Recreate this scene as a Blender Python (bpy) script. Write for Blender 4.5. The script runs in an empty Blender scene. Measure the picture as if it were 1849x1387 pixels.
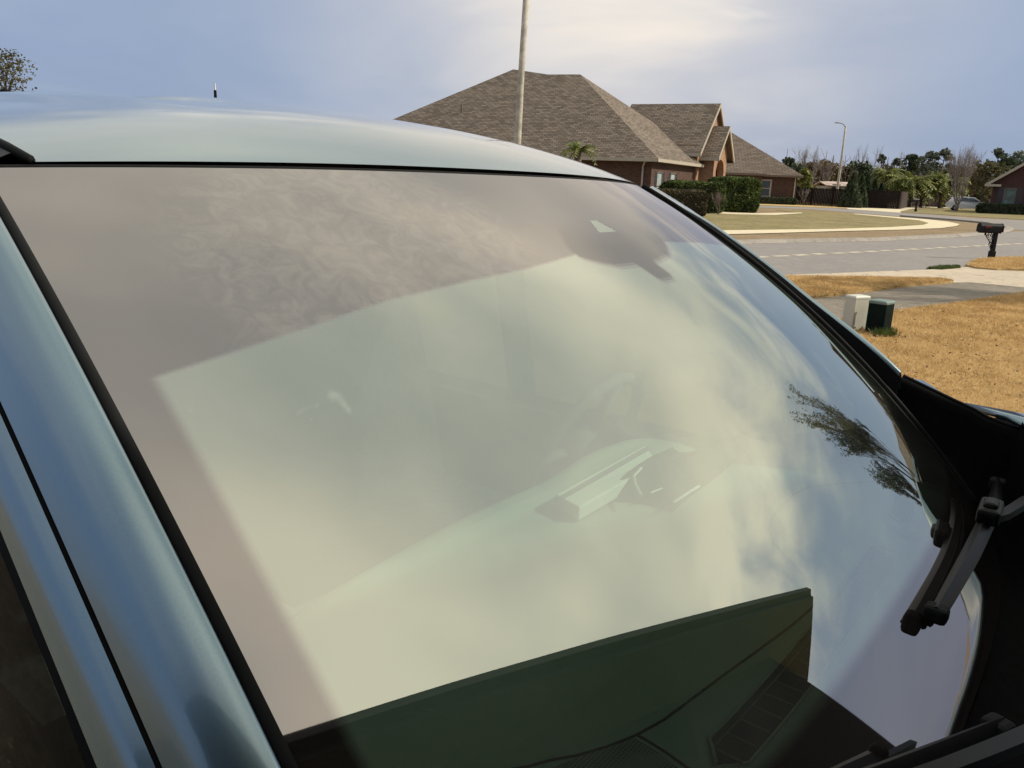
import bpy, math, random
import numpy as np
from mathutils import Vector, Matrix, noise as mnoise
R = math.radians
rnd = random.Random(7)
sc = bpy.context.scene

# ------------------------------------------------------------------ camera
FPX, CX, CY, CAMZ = 1430.0, 924.5, 693.5, 1.7
PITCH, ROLL = R(14.5), R(2.1)
fw = Vector((0, math.cos(PITCH), -math.sin(PITCH)))
r0 = Vector((1, 0, 0)); u0 = r0.cross(fw)
rt = r0 * math.cos(ROLL) + u0 * math.sin(ROLL)
up = -r0 * math.sin(ROLL) + u0 * math.cos(ROLL)
CAM = Vector((0, 0, CAMZ))
cd = bpy.data.cameras.new('camera'); co = bpy.data.objects.new('camera', cd)
sc.collection.objects.link(co); sc.camera = co
cd.sensor_width = 36; cd.lens = FPX / 1849 * 36; cd.clip_start = 0.05; cd.clip_end = 3000
co.matrix_world = Matrix(((rt.x, up.x, -fw.x, 0), (rt.y, up.y, -fw.y, 0), (rt.z, up.z, -fw.z, CAMZ), (0, 0, 0, 1)))

# ------------------------------------------------------------------ sky, sun, exposure
SUN_AZ, SUN_EL = R(90), R(36.0)
sund = Vector((math.sin(SUN_AZ) * math.cos(SUN_EL), math.cos(SUN_AZ) * math.cos(SUN_EL), math.sin(SUN_EL)))
w = bpy.data.worlds.new("World"); sc.world = w; w.use_nodes = True
nt = w.node_tree; nt.nodes.clear()
def dirv(az, el):
    az, el = R(az), R(el)
    return (math.sin(az) * math.cos(el), math.cos(az) * math.cos(el), math.sin(el))
class NT:
    def __init__(s, tree): s.t = tree; s.l = tree.links
    def n(s, typ, **kw):
        x = s.t.nodes.new(typ)
        for k, v in kw.items(): setattr(x, k, v)
        return x
    def link(s, a, b): s.l.new(a, b)
    def inp(s, sock, v):
        if hasattr(v, 'is_output') or isinstance(v, bpy.types.NodeSocket): s.l.new(v, sock)
        else: sock.default_value = v
    def math(s, op, a, b=0.0, c=None, clamp=False):
        x = s.n('ShaderNodeMath', operation=op, use_clamp=clamp)
        s.inp(x.inputs[0], a); s.inp(x.inputs[1], b)
        if c is not None: s.inp(x.inputs[2], c)
        return x.outputs[0]
    def vmath(s, op, a, b=(0, 0, 0)):
        x = s.n('ShaderNodeVectorMath', operation=op); s.inp(x.inputs[0], a); s.inp(x.inputs[1], b)
        return x.outputs['Value'] if op in ('DOT_PRODUCT', 'DISTANCE') else x.outputs[0]
    def mix(s, f, a, b, blend='MIX'):
        x = s.n('ShaderNodeMix', data_type='RGBA', blend_type=blend)
        s.inp(x.inputs[0], f); s.inp(x.inputs[6], a); s.inp(x.inputs[7], b)
        return x.outputs[2]
    def ramp(s, f, lo, hi, a=0.0, b=1.0, smooth=True):
        x = s.n('ShaderNodeMapRange', interpolation_type='SMOOTHSTEP' if smooth else 'LINEAR')
        s.inp(x.inputs[0], f); s.inp(x.inputs[1], lo); s.inp(x.inputs[2], hi); s.inp(x.inputs[3], a); s.inp(x.inputs[4], b)
        return x.outputs[0]
    def noise(s, vec, scale, detail=4.0, rough=0.5, dist=0.0):
        x = s.n('ShaderNodeTexNoise'); s.inp(x.inputs['Vector'], vec); x.inputs['Scale'].default_value = scale
        x.inputs['Detail'].default_value = detail; x.inputs['Roughness'].default_value = rough; x.inputs['Distortion'].default_value = dist
        return x.outputs['Fac']
def c4(*c): return (c[0], c[1], c[2], 1.0)
T = NT(nt)
tc = T.n('ShaderNodeTexCoord').outputs['Generated']
sky = T.n('ShaderNodeTexSky', sky_type='NISHITA', sun_disc=False)
sky.sun_elevation = SUN_EL; sky.sun_rotation = SUN_AZ; sky.air_density = 1.0; sky.dust_density = 2.0
sky_s = T.n('ShaderNodeVectorMath', operation='SCALE'); T.link(sky.outputs[0], sky_s.inputs[0]); sky_s.inputs['Scale'].default_value = 0.085
sx = T.n('ShaderNodeSeparateXYZ'); T.link(tc, sx.inputs[0])
zz = T.math('ADD', T.math('MAXIMUM', sx.outputs[2], 0.0), 0.22)
cv = T.n('ShaderNodeCombineXYZ'); T.inp(cv.inputs[0], T.math('DIVIDE', sx.outputs[0], zz)); T.inp(cv.inputs[1], T.math('DIVIDE', sx.outputs[1], zz))
veil_n = T.noise(cv.outputs[0], 0.55, 5, 0.55, 0.6)
veil_c = T.mix(T.ramp(veil_n, 0.35, 0.7), c4(.30, .39, .58), c4(.395, .475, .64))
base = T.mix(0.85, sky_s.outputs[0], veil_c)
def lobe(az, el, power):
    return T.math('POWER', T.math('MAXIMUM', T.vmath('DOT_PRODUCT', tc, dirv(az, el)), 0.0), power)
# low clouds over the roofs
puff = T.ramp(T.noise(cv.outputs[0], 1.1, 4, 0.5, 0.5), 0.34, 0.70)
cf = T.math('MULTIPLY', lobe(6, 17, 30), T.math('ADD', T.math('MULTIPLY', puff, 0.5), 0.62), clamp=True)
# thick bright broken cloud higher up, thinning to the left and away from the sun
mp_ = T.n('ShaderNodeMapping'); mp_.inputs['Rotation'].default_value = (0, 0, R(-38)); mp_.inputs['Scale'].default_value = (1.0, 1.45, 1.0); T.link(cv.outputs[0], mp_.inputs[0])
big = T.noise(mp_.outputs[0], 0.95, 2, 0.5, 0.4); fine = T.noise(mp_.outputs[0], 2.8, 4, 0.5, 0.4)
tex = T.math('ADD', T.math('MULTIPLY', big, 0.86), T.math('MULTIPLY', fine, 0.14))
lum = T.ramp(tex, 0.33, 0.66)
cloudc = T.mix(lum, c4(.70, .725, .69), c4(1.36, 1.26, 1.04))
cover = T.ramp(T.math('ADD', sx.outputs[2], T.math('MULTIPLY', T.math('SUBTRACT', fine, 0.5), 0.35)), 0.20, 0.44)
side_ = T.math('ADD', T.math('MULTIPLY', T.ramp(T.vmath('DOT_PRODUCT', tc, dirv(60, 30)), -0.35, 0.55), 0.72), 0.26)
col = T.mix(T.math('MULTIPLY', cover, side_), base, cloudc)
col = T.mix(cf, col, c4(1.05, .94, .80))
bg = T.n('ShaderNodeBackground'); T.link(col, bg.inputs[0]); bg.inputs[1].default_value = 1.0
out = T.n('ShaderNodeOutputWorld'); T.link(bg.outputs[0], out.inputs[0])
sl = bpy.data.lights.new('sun', 'SUN'); so = bpy.data.objects.new('sun', sl); sc.collection.objects.link(so)
sl.energy = 4.0; sl.angle = R(.7); sl.color = (1, .93, .80)
so.rotation_euler = (-sund).to_track_quat('-Z', 'Y').to_euler(); so.location = (0, 0, 40)
sc.view_settings.view_transform = 'Standard'; sc.view_settings.look = 'None'
sc.view_settings.exposure = 0.0; sc.view_settings.gamma = 1.0

# ------------------------------------------------------------------ measuring helpers
def pixdir(px, py): return fw + rt * ((px - CX) / FPX) - up * ((py - CY) / FPX)
def g(px, py, h=0.0):
    d = pixdir(px, py); t = (h - CAMZ) / d.z; return Vector((d.x * t, d.y * t, h))
def at(px, py, Y):
    d = pixdir(px, py); t = Y / d.y; return CAM + d * t
def gx(px, Y):            # ground point below the pixel column at depth Y
    v = at(px, 350, Y); return Vector((v.x, v.y, 0))

# ------------------------------------------------------------------ mesh helpers
class MB:
    def __init__(s): s.v = []; s.f = []; s.m = []; s.mi = 0
    def add(s, vs, fs):
        o = len(s.v); s.v += [tuple(v) for v in vs]; s.f += [tuple(o + i for i in f) for f in fs]; s.m += [s.mi] * len(fs)
    def poly(s, vs): s.add(vs, [tuple(range(len(vs)))])
    def box(s, c, size, rz=0.0, taper=0.0, M=None):
        hx, hy, hz = size[0] / 2, size[1] / 2, size[2] / 2; vs = []
        for z in (-hz, hz):
            k = 1 - taper if z > 0 else 1
            for x, y in ((-hx, -hy), (hx, -hy), (hx, hy), (-hx, hy)):
                p = Vector((x * k, y * k, z))
                if M is not None: p = M @ p
                else:
                    p = Vector((p.x * math.cos(rz) - p.y * math.sin(rz), p.x * math.sin(rz) + p.y * math.cos(rz), p.z))
                vs.append(p + Vector(c))
        s.add(vs, [(3, 2, 1, 0), (4, 5, 6, 7), (0, 1, 5, 4), (1, 2, 6, 5), (2, 3, 7, 6), (3, 0, 4, 7)])
    def slab(s, pts, z0, z1):
        n = len(pts); vs = [(p[0], p[1], z0) for p in pts] + [(p[0], p[1], z1) for p in pts]
        s.add(vs, [tuple(range(n - 1, -1, -1)), tuple(range(n, 2 * n))] + [(i, (i + 1) % n, n + (i + 1) % n, n + i) for i in range(n)])
    def tube(s, pts, rad, n=6, cap=True):
        pts = [Vector(p) for p in pts]; rads = rad if isinstance(rad, (list, tuple)) else [rad] * len(pts)
        vs = []; fs = []; ref = None
        for i, p in enumerate(pts):
            t = (pts[min(i + 1, len(pts) - 1)] - pts[max(i - 1, 0)])
            t = t.normalized() if t.length > 1e-9 else Vector((0, 0, 1))
            if ref is None: ref = Vector((1, 0, 0)) if abs(t.x) < .8 else Vector((0, 1, 0))
            a = (ref - t * ref.dot(t)).normalized(); b = t.cross(a); ref = a
            for k in range(n):
                an = 2 * math.pi * k / n; vs.append(p + (a * math.cos(an) + b * math.sin(an)) * rads[i])
        for i in range(len(pts) - 1):
            for k in range(n):
                fs.append((i * n + k, i * n + (k + 1) % n, (i + 1) * n + (k + 1) % n, (i + 1) * n + k))
        if cap: fs += [tuple(range(n - 1, -1, -1)), tuple(range((len(pts) - 1) * n, len(pts) * n))]
        s.add(vs, fs)
    def grid(s, rows):
        nr, nc = len(rows), len(rows[0]); vs = [p for r in rows for p in r]
        s.add(vs, [(i * nc + j, i * nc + j + 1, (i + 1) * nc + j + 1, (i + 1) * nc + j) for i in range(nr - 1) for j in range(nc - 1)])
    def build(s, name, mat, parent=None, smooth=False, uv=True, bevel=0.0, solid=0.0, auto=None):
        me = bpy.data.meshes.new(name); me.from_pydata(s.v, [], s.f); me.update()
        mats = mat if isinstance(mat, list) else [mat]
        for m in mats: me.materials.append(m)
        if len(mats) > 1:
            for p, i in zip(me.polygons, s.m): p.material_index = i
        if uv: auto_uv(me)
        if smooth:
            me.shade_smooth()
            if auto: me.set_sharp_from_angle(angle=R(auto))
        o = bpy.data.objects.new(name, me); sc.collection.objects.link(o)
        if parent is not None: o.parent = parent
        if solid:
            md = o.modifiers.new('s', 'SOLIDIFY'); md.thickness = solid; md.offset = 0
        if bevel:
            md = o.modifiers.new('b', 'BEVEL'); md.width = bevel; md.segments = 2; md.limit_method = 'ANGLE'
        return o
def auto_uv(me):
    uvl = me.uv_layers.new(name='UVMap'); Z = Vector((0, 0, 1))
    data = np.zeros(len(me.loops) * 2, dtype=np.float32); vs = me.vertices
    for p in me.polygons:
        n = p.normal
        if abs(n.z) > .985: t, b = Vector((1, 0, 0)), Vector((0, 1, 0))
        else: t = Z.cross(n).normalized(); b = n.cross(t)
        for li in p.loop_indices:
            co_ = vs[me.loops[li].vertex_index].co
            data[2 * li] = co_.dot(t); data[2 * li + 1] = co_.dot(b)
    uvl.data.foreach_set('uv', data)
def np_mesh(name, V, Fq, mat, parent=None, k=3):
    me = bpy.data.meshes.new(name); nf = len(Fq)
    me.vertices.add(len(V)); me.vertices.foreach_set('co', np.asarray(V, dtype=np.float32).ravel())
    me.loops.add(nf * k); me.loops.foreach_set('vertex_index', np.asarray(Fq, dtype=np.int32).ravel())
    me.polygons.add(nf); me.polygons.foreach_set('loop_start', np.arange(0, nf * k, k, dtype=np.int32))
    me.polygons.foreach_set('loop_total', np.full(nf, k, dtype=np.int32))
    me.materials.append(mat); me.update(calc_edges=True); me.validate()
    o = bpy.data.objects.new(name, me); sc.collection.objects.link(o)
    if parent is not None: o.parent = parent
    return o
def thing(name, label, cat, loc=(0, 0, 0), rz=0.0, group=None):
    o = bpy.data.objects.new(name, None); sc.collection.objects.link(o); o.empty_display_size = .3
    o.location = loc; o.rotation_euler = (0, 0, rz); o['label'] = label; o['category'] = cat
    if group: o['group'] = group
    return o
def tag(o, label, cat, group=None):
    o['label'] = label; o['category'] = cat
    if group: o['group'] = group
    return o
def struct(o, kind='structure', label=None, cat=None):
    o['kind'] = kind
    if label: o['label'] = label
    if cat: o['category'] = cat
    return o

# ------------------------------------------------------------------ materials
def newmat(name):
    m = bpy.data.materials.new(name); m.use_nodes = True; m.node_tree.nodes.clear()
    t = NT(m.node_tree); o = t.n('ShaderNodeOutputMaterial'); return m, t, o
def pbsdf(t, o, col, rough=.6, metal=0.0, spec=.5, coat=0.0, bump=None, bstr=.3, bdist=.01):
    b = t.n('ShaderNodeBsdfPrincipled'); t.inp(b.inputs['Base Color'], col); t.inp(b.inputs['Roughness'], rough)
    b.inputs['Metallic'].default_value = metal; b.inputs['Specular IOR Level'].default_value = spec
    b.inputs['Coat Weight'].default_value = coat; b.inputs['Coat Roughness'].default_value = .03
    if bump is not None:
        bp = t.n('ShaderNodeBump'); t.link(bump, bp.inputs['Height']); bp.inputs['Strength'].default_value = bstr; bp.inputs['Distance'].default_value = bdist
        t.link(bp.outputs[0], b.inputs['Normal'])
    if o is not None: t.link(b.outputs[0], o.inputs[0])
    return b
def simple(name, c, rough=.6, metal=0., spec=.5, coat=0., var=.15, scale=6.0, bstr=.0, c2=None):
    m, t, o = newmat(name); tcx = t.n('ShaderNodeTexCoord').outputs['Object']
    n = t.noise(tcx, scale, 5, .6)
    if c2 is None: c2 = tuple(x * (1 - var) for x in c); c = tuple(x * (1 + var) for x in c)
    colr = t.mix(t.ramp(n, .3, .7), c4(*c2), c4(*c))
    pbsdf(t, o, colr, rough, metal, spec, coat, bump=n if bstr else None, bstr=bstr); return m
def ground_mat(name, ca, cb, cc, s1=.6, s2=9., s3=70., bstr=.6, rough=.95, specks=None):
    m, t, o = newmat(name); p = t.n('ShaderNodeNewGeometry').outputs['Position']
    n1 = t.noise(p, s1, 4, .6); n2 = t.noise(p, s2, 5, .65); n3 = t.noise(p, s3, 3, .7)
    cl = t.mix(t.ramp(n1, .35, .65), c4(*ca), c4(*cb)); cl = t.mix(t.ramp(n2, .45, .72), cl, c4(*cc))
    cl = t.mix(t.math('MULTIPLY', t.ramp(n3, .3, .75), .55), cl, t.mix(.5, cl, c4(*[min(1, x * 1.9) for x in ca])))
    if specks:
        cl = t.mix(t.math('MULTIPLY', t.ramp(t.noise(p, specks[1], 2, .5), .66, .72), .8), cl, c4(*specks[0]))
    pbsdf(t, o, cl, rough, spec=.2, bump=t.math('ADD', n2, n3), bstr=bstr, bdist=.03); return m
def brick_mat(name, c1, c2, mortar, bw=.22, bh=.075, var=.5, weather=.35):
    m, t, o = newmat(name); uv = t.n('ShaderNodeTexCoord').outputs['UV']
    b = t.n('ShaderNodeTexBrick'); t.link(uv, b.inputs['Vector']); b.inputs['Color1'].default_value = c4(*c1); b.inputs['Color2'].default_value = c4(*c2)
    b.inputs['Mortar'].default_value = c4(*mortar); b.inputs['Scale'].default_value = 1.0; b.inputs['Brick Width'].default_value = bw
    b.inputs['Row Height'].default_value = bh; b.inputs['Mortar Size'].default_value = bh * .13; b.inputs['Bias'].default_value = -.1
    n = t.noise(uv, 1.3, 6, .65); n2 = t.noise(uv, 9.0, 3, .6)
    cl = t.mix(t.math('MULTIPLY', t.ramp(n, .3, .75), weather), b.outputs['Color'], c4(*[x * .45 for x in c1]))
    cl = t.mix(t.math('MULTIPLY', t.ramp(n2, .35, .75), var), cl, c4(*[min(1, x * 1.5) for x in c2]))
    pbsdf(t, o, cl, .85, spec=.25, bump=b.outputs['Fac'], bstr=-.3, bdist=.01); return m
M = {}
M['gold'] = ground_mat('dry_golden_grass', (.52, .35, .15), (.45, .29, .12), (.32, .20, .085), .35, 5., 60., .9, specks=((.10, .055, .02), 7.))
M['gold_far'] = ground_mat('golden_lawn', (.50, .34, .15), (.42, .30, .13), (.33, .24, .10), .2, 3., 25., .5)
M['olive'] = ground_mat('olive_lawn', (.245, .195, .095), (.175, .15, .065), (.095, .09, .038), .3, 1.6, 7., 1.0, specks=((.05, .055, .02), 2.2))
M['verge'] = ground_mat('brown_verge', (.26, .19, .11), (.19, .135, .08), (.13, .10, .055), .3, 3., 14., .6, specks=((.05, .06, .02), 2.))
M['asphalt'] = ground_mat('asphalt', (.235, .215, .20), (.20, .185, .175), (.265, .245, .225), .18, 3.5, 60., .25, specks=((.12, .11, .10), 30.))
M['apron'] = ground_mat('concrete_apron', (.48, .40, .30), (.40, .335, .26), (.34, .29, .23), .5, 4., 50., .2, specks=((.15, .12, .09), 3.))
M['darkpath'] = ground_mat('stained_concrete', (.20, .175, .14), (.145, .125, .10), (.25, .21, .17), .8, 7., 60., .35, specks=((.35, .30, .24), 9.))
M['sidewalk'] = ground_mat('pale_sidewalk', (.62, .52, .36), (.56, .47, .33), (.50, .42, .30), .3, 3., 20., .1)
M['kerb'] = ground_mat('kerb_concrete', (.30, .27, .23), (.24, .215, .185), (.17, .15, .13), .8, 3., 20., .2)
M['paint'] = ground_mat('worn_road_paint', (.50, .44, .33), (.42, .37, .29), (.30, .27, .23), 1.5, 9., 60., .1)
M['shingle'] = brick_mat('roof_shingles', (.27, .215, .165), (.085, .064, .048), (.045, .035, .028), .45, .20, .5, .35)
M['shingle2'] = brick_mat('roof_shingles_far', (.22, .17, .13), (.10, .078, .06), (.06, .045, .038), .7, .30, .45, .3)
M['brick'] = brick_mat('red_brown_brick', (.13, .062, .038), (.066, .035, .026), (.085, .07, .055), .30, .13, .35, .35)
M['brick_tan'] = brick_mat('tan_brick', (.42, .235, .13), (.25, .125, .07), (.30, .24, .18), .30, .13, .4, .2)
M['brick_red'] = brick_mat('dark_red_brick', (.085, .032, .027), (.06, .026, .023), (.07, .055, .05), .4, .16, .3, .2)
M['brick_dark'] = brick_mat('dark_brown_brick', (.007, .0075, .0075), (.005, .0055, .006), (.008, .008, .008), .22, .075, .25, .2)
M['gutter'] = simple('dark_bronze_gutter', (.016, .018, .017), .6, spec=.2)
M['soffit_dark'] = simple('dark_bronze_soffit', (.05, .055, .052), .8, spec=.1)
M['trim'] = simple('cream_trim', (.42, .36, .28), .6, var=.1)
M['trimdark'] = simple('brown_trim', (.14, .10, .075), .6)
M['shutter'] = simple('dark_shutter', (.035, .033, .04), .5)
M['pane'] = simple('window_pane', (.10, .16, .15), .12, spec=.8, var=.35, scale=1.5)
M['paneD'] = simple('dark_window_pane', (.03, .04, .045), .1, spec=.8, var=.3, scale=1.5)
M['curtain'] = simple('pale_curtain', (.30, .36, .34), .8, var=.3, scale=3)
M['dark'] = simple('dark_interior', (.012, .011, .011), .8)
M['fence'] = brick_mat('stained_wood_fence', (.042, .018, .014), (.028, .013, .011), (.008, .005, .005), .15, 3.0, .3, .2)
M['fence_raw'] = brick_mat('grey_wood_fence', (.14, .10, .08), (.095, .07, .055), (.03, .022, .02), .15, 3.0, .4, .3)
M['bark'] = simple('bark', (.16, .12, .095), .9, var=.3, bstr=.4)
M['bark_grey'] = simple('grey_bark', (.20, .165, .145), .9, var=.3, bstr=.4)
M['bark_dark'] = simple('dark_bark', (.05, .04, .03), .9, var=.3)
M['concrete_pole'] = simple('weathered_pole', (.42, .38, .31), .85, var=.25, scale=3, bstr=.3)
M['black'] = simple('black_metal', (.006, .006, .007), .5, spec=.2)
M['red'] = simple('faded_red_flag', (.14, .012, .015), .5)
def leaf_mat(name, ca, cb, trans=.25, scale=1.5):
    m, t, o = newmat(name); p = t.n('ShaderNodeNewGeometry').outputs['Position']
    n = t.noise(p, scale, 3, .6); n2 = t.noise(p, scale * 9, 2, .5)
    cl = t.mix(t.ramp(t.math('ADD', t.math('MULTIPLY', n, .6), t.math('MULTIPLY', n2, .4)), .38, .62), c4(*ca), c4(*cb))
    b = pbsdf(t, None, cl, .6, spec=.3); tr = t.n('ShaderNodeBsdfTranslucent'); t.link(cl, tr.inputs[0])
    mx = t.n('ShaderNodeMixShader'); mx.inputs[0].default_value = trans
    t.link(b.outputs[0], mx.inputs[1]); t.link(tr.outputs[0], mx.inputs[2]); t.link(mx.outputs[0], o.inputs[0]); return m
M['leaf_hedge'] = leaf_mat('hedge_leaves', (.035, .055, .016), (.12, .16, .035))
M['leaf_brown'] = leaf_mat('brown_hedge_leaves', (.05, .042, .018), (.11, .09, .04))
M['leaf_dark'] = leaf_mat('evergreen_leaves', (.03, .045, .024), (.075, .10, .045))
M['leaf_pine'] = leaf_mat('pine_needles', (.07, .09, .065), (.15, .17, .11))  # needles paled: distance haze and sunlight put into the colour
M['leaf_palm'] = leaf_mat('palm_fronds', (.09, .12, .03), (.26, .26, .07))
M['leaf_woods'] = leaf_mat('winter_woods', (.10, .085, .055), (.20, .17, .11))
M['leaf_rust'] = leaf_mat('rusty_leaves', (.10, .065, .03), (.17, .12, .05))
M['leaf_olive'] = leaf_mat('olive_leaves', (.05, .05, .018), (.13, .11, .04))
M['twig'] = leaf_mat('bare_twigs', (.14, .11, .09), (.24, .19, .16), .1)
M['twig_dark'] = leaf_mat('dark_twigs', (.03, .03, .02), (.07, .06, .04), .1)
M['blade'] = leaf_mat('dry_grass_blades', (.46, .30, .12), (.72, .52, .25), .3, 2.0)
M['weed'] = leaf_mat('green_weeds', (.05, .08, .02), (.12, .15, .04), .3, 5.0)

# ------------------------------------------------------------------ GROUND AND ROADS
def sheet(name, pts, z, mat, label=None):
    b = MB(); b.poly([(p[0], p[1], z) for p in pts]); o = b.build(name, mat, uv=False)
    return struct(o)
def subdiv_line(pts, step=1.0, wob=0.0, seed=0):
    out = []; n = len(pts)
    for i in range(n):
        a = Vector(pts[i][:2]); c = Vector(pts[(i + 1) % n][:2]); L = (c - a).length; k = max(1, min(60, int(L / step)))
        d = (c - a) / max(L, 1e-6); nn = Vector((-d.y, d.x))
        for j in range(k):
            p = a + (c - a) * (j / k)
            if wob: p = p + nn * wob * (mnoise.noise(Vector((p.x * 1.7, p.y * 1.7, seed))) + .6 * mnoise.noise(Vector((p.x * 7, p.y * 7, seed))))
            out.append((p.x, p.y))
    return out
sheet('ground', [(-700, -700), (700, -700), (700, 900), (-700, 900)], 0, M['verge'])
# main road: two roughly parallel edges, carried on beyond the picture
nA, nB = g(1405, 498.5), g(1684, 487.5); dN = (nB - nA).normalized()
fA, fB = g(1380, 440.5), g(1740, 428.5); dF = (fB - fA).normalized()
tip = g(1829, 418.5)
road = [nA - dN * 60, nB, nB + dN * 60, g(1849, 412) + dF * 55, tip, g(1811, 422), fB, fA - dF * 60]
sheet('road', road, .012, M['asphalt'])
side = [g(1849, 399.8) + Vector((45, -6, 0)), g(1760, 394.5), g(1684, 388), g(1626, 384.4), g(1532, 378.2), g(1507, 376), g(1380, 371.9), g(1380, 371.9) + Vector((-45, 26, 0)),
        g(1380, 375) + Vector((-45, 20, 0)), g(1380, 375.2), g(1469, 378.4), g(1545, 384.6), g(1633, 392.2), g(1730, 399.8), g(1785, 405), g(1812, 412), g(1822, 420) + Vector((2, -1, 0)), g(1849, 430) + Vector((40, 0, 0))]
sheet('side_road', side, .008, M['asphalt'])
# far drive and far lawns
sheet('far_driveway', [g(1532, 378.0), g(1525, 374.5), g(1535, 373), g(1600, 373.6), g(1620, 373.5), g(1700, 373.6), g(1800, 375.6), g(1849, 376.5), g(1849, 378.5), g(1780, 376.8), g(1660, 375.6), g(1645, 378), g(1626, 382), g(1626, 384.4)], .016, M['sidewalk'])
sheet('corner_lawn', [g(1626, 383.5), g(1645, 378.5), g(1670, 376.3), g(1849, 379.5), g(1849, 379.5) + Vector((30, 2, 0)), g(1849, 398) + Vector((30, 0, 0)), g(1849, 397), g(1760, 392), g(1684, 386.8)], .02, M['olive'])
sheet('strip_lawn', [g(1380, 361), g(1440, 363), g(1532, 373.5), g(1528, 376.6), g(1380, 371), g(1340, 370), g(1300, 360)], .02, M['gold_far'])
# corner plot over the road: lawn, sidewalk, verge, kerb
lawn = [g(1230, 388), g(1268, 386), g(1400, 389), g(1448, 386.5), g(1400, 379.5), g(1469, 381), g(1540, 387), g(1608, 393.5), g(1659, 398.5), g(1677, 403.5), g(1667, 407), g(1608, 411), g(1507, 414.5), g(1380, 416.3), g(1200, 418), g(900, 420), g(700, 410), g(700, 380), g(1000, 372)]
sheet('front_lawn', lawn, .02, M['olive'])
swI = [g(500, 420), g(900, 420.5), g(1200, 418.5), g(1380, 416), g(1507, 414.3), g(1608, 411), g(1667, 407), g(1677, 403.5), g(1659, 398.5), g(1608, 393.5), g(1540, 387)]
swO = [g(1545, 386.4), g(1612, 391.8), g(1672, 396.6), g(1712, 401), g(1733, 405.5), g(1727, 409), g(1697, 413), g(1634, 415.6), g(1507, 418.6), g(1380, 422.5), g(1200, 427), g(900, 430), g(500, 428)]
sheet('sidewalk', swI + swO, .026, M['sidewalk'])
sheet('house_walk', [g(1240, 379), g(1268, 381), g(1320, 384.5), g(1360, 385.8), g(1400, 385), g(1448, 384.5), g(1448, 386), g(1400, 389), g(1330, 388), g(1262, 385), g(1235, 382)], .03, M['sidewalk'])
kb = MB()
kpts = [fA - dF * 55, fA, g(1595, 436.2), fB, g(1811, 422), g(1826, 418.6), g(1832, 414.5), g(1822, 410.5), g(1795, 405), g(1735, 399.4), g(1633, 391.6)]
for i in range(len(kpts) - 1):
    a, b_ = kpts[i], kpts[i + 1]; d = (b_ - a).normalized(); n = Vector((-d.y, d.x, 0)) * .42; L = (b_ - a).length
    kb.add([a + Vector((0, 0, .016)), b_ + Vector((0, 0, .016)), b_ + n * .35 + Vector((0, 0, .11)), a + n * .35 + Vector((0, 0, .11)), b_ + n + Vector((0, 0, .115)), a + n + Vector((0, 0, .115)), b_ + n, a + n],
           [(0, 1, 2, 3), (3, 2, 4, 5), (5, 4, 6, 7)])
struct(kb.build('kerb', M['kerb'], uv=False))
# lane dashes
cA, cB = g(1380, 465.2), g(1798, 443.0); dC = (cB - cA); Lc = dC.length; dC = dC / Lc; nC = Vector((-dC.y, dC.x, 0)) * .13
pm = MB(); s_ = -5.0; step = Lc / 15.6
rr = random.Random(3)
while s_ < Lc + 14:
    a = cA + dC * s_; b_ = a + dC * step * rr.uniform(.56, .74); z = Vector((0, 0, .0165))
    jag = [Vector((rr.uniform(-.03, .03), rr.uniform(-.03, .03), 0)) for _ in range(4)]
    pm.poly([a - nC + z + jag[0], b_ - nC + z + jag[1], b_ + nC + z + jag[2], a + nC + z + jag[3]]); s_ += step
struct(pm.build('road_marking', M['paint'], uv=False))
# near side: apron, stained drive, golden lawns
ap = [nA - dN * 2, g(1557, 493), g(1684, 488), g(1700, 486.5), g(1745, 483.5), g(1790, 489), g(1849, 491), g(1849, 491) + Vector((14, 0, 0)), g(1849, 521) + Vector((9, -1, 0)), g(1849, 521), g(1755, 512), g(1690, 512), g(1560, 509), g(1414, 507), nA - dN * 2 + Vector((0, -.8, 0))]
sheet('driveway_apron', subdiv_line(ap, .8, .05, 3), .020, M['apron'])
dp = [g(1849, 519), g(1849, 519) + Vector((9, 0, 0)), g(1849, 533) + Vector((9, -1, 0)), g(1849, 534), g(1717, 555), g(1616, 568), g(1500, 588), g(1350, 640), g(1250, 640), g(1380, 560), g(1464, 540), g(1528, 532), g(1641, 517), g(1721, 511), g(1760, 509)]
sheet('stained_driveway', dp, .016, M['darkpath'])
def lawn_slab(name, pts, h, mat, wob=.05, seed=1):
    b = MB(); b.slab(subdiv_line(pts, .25, wob, seed), .001, h); return struct(b.build(name, mat, uv=False))
strip_pts = [g(1250, 508), g(1414, 504.5), g(1566, 506), g(1698, 508.5), g(1721, 512), g(1700, 515), g(1641, 519), g(1528, 534.5), g(1464, 542), g(1250, 575)]
lawn_slab('golden_strip', strip_pts, .06, M['gold'], .05, 5)
isl_pts = [g(1745, 482.5), g(1751, 476), g(1768, 471.5), g(1800, 468.6), g(1849, 467.8), g(1849, 467.8) + Vector((8, -.4, 0)), g(1849, 490) + Vector((6, 0, 0)), g(1849, 490.2), g(1800, 489.5), g(1762, 486.8)]
lawn_slab('golden_island', isl_pts, .06, M['gold'], .05, 9)
near_pts = [g(1849, 532.5), g(1717, 553.4), g(1616, 566.5), g(1500, 586), g(1300, 650), g(1100, 720), Vector((-3, 4.2, 0)), Vector((-9, 3.5, 0)), Vector((-9, -9, 0)), Vector((14, -9, 0)), Vector((24, 2, 0)), g(1849, 532.5) + Vector((8, .5, 0))]
lawn_slab('golden_lawn', near_pts, .05, M['gold'], .05, 12)
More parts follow.
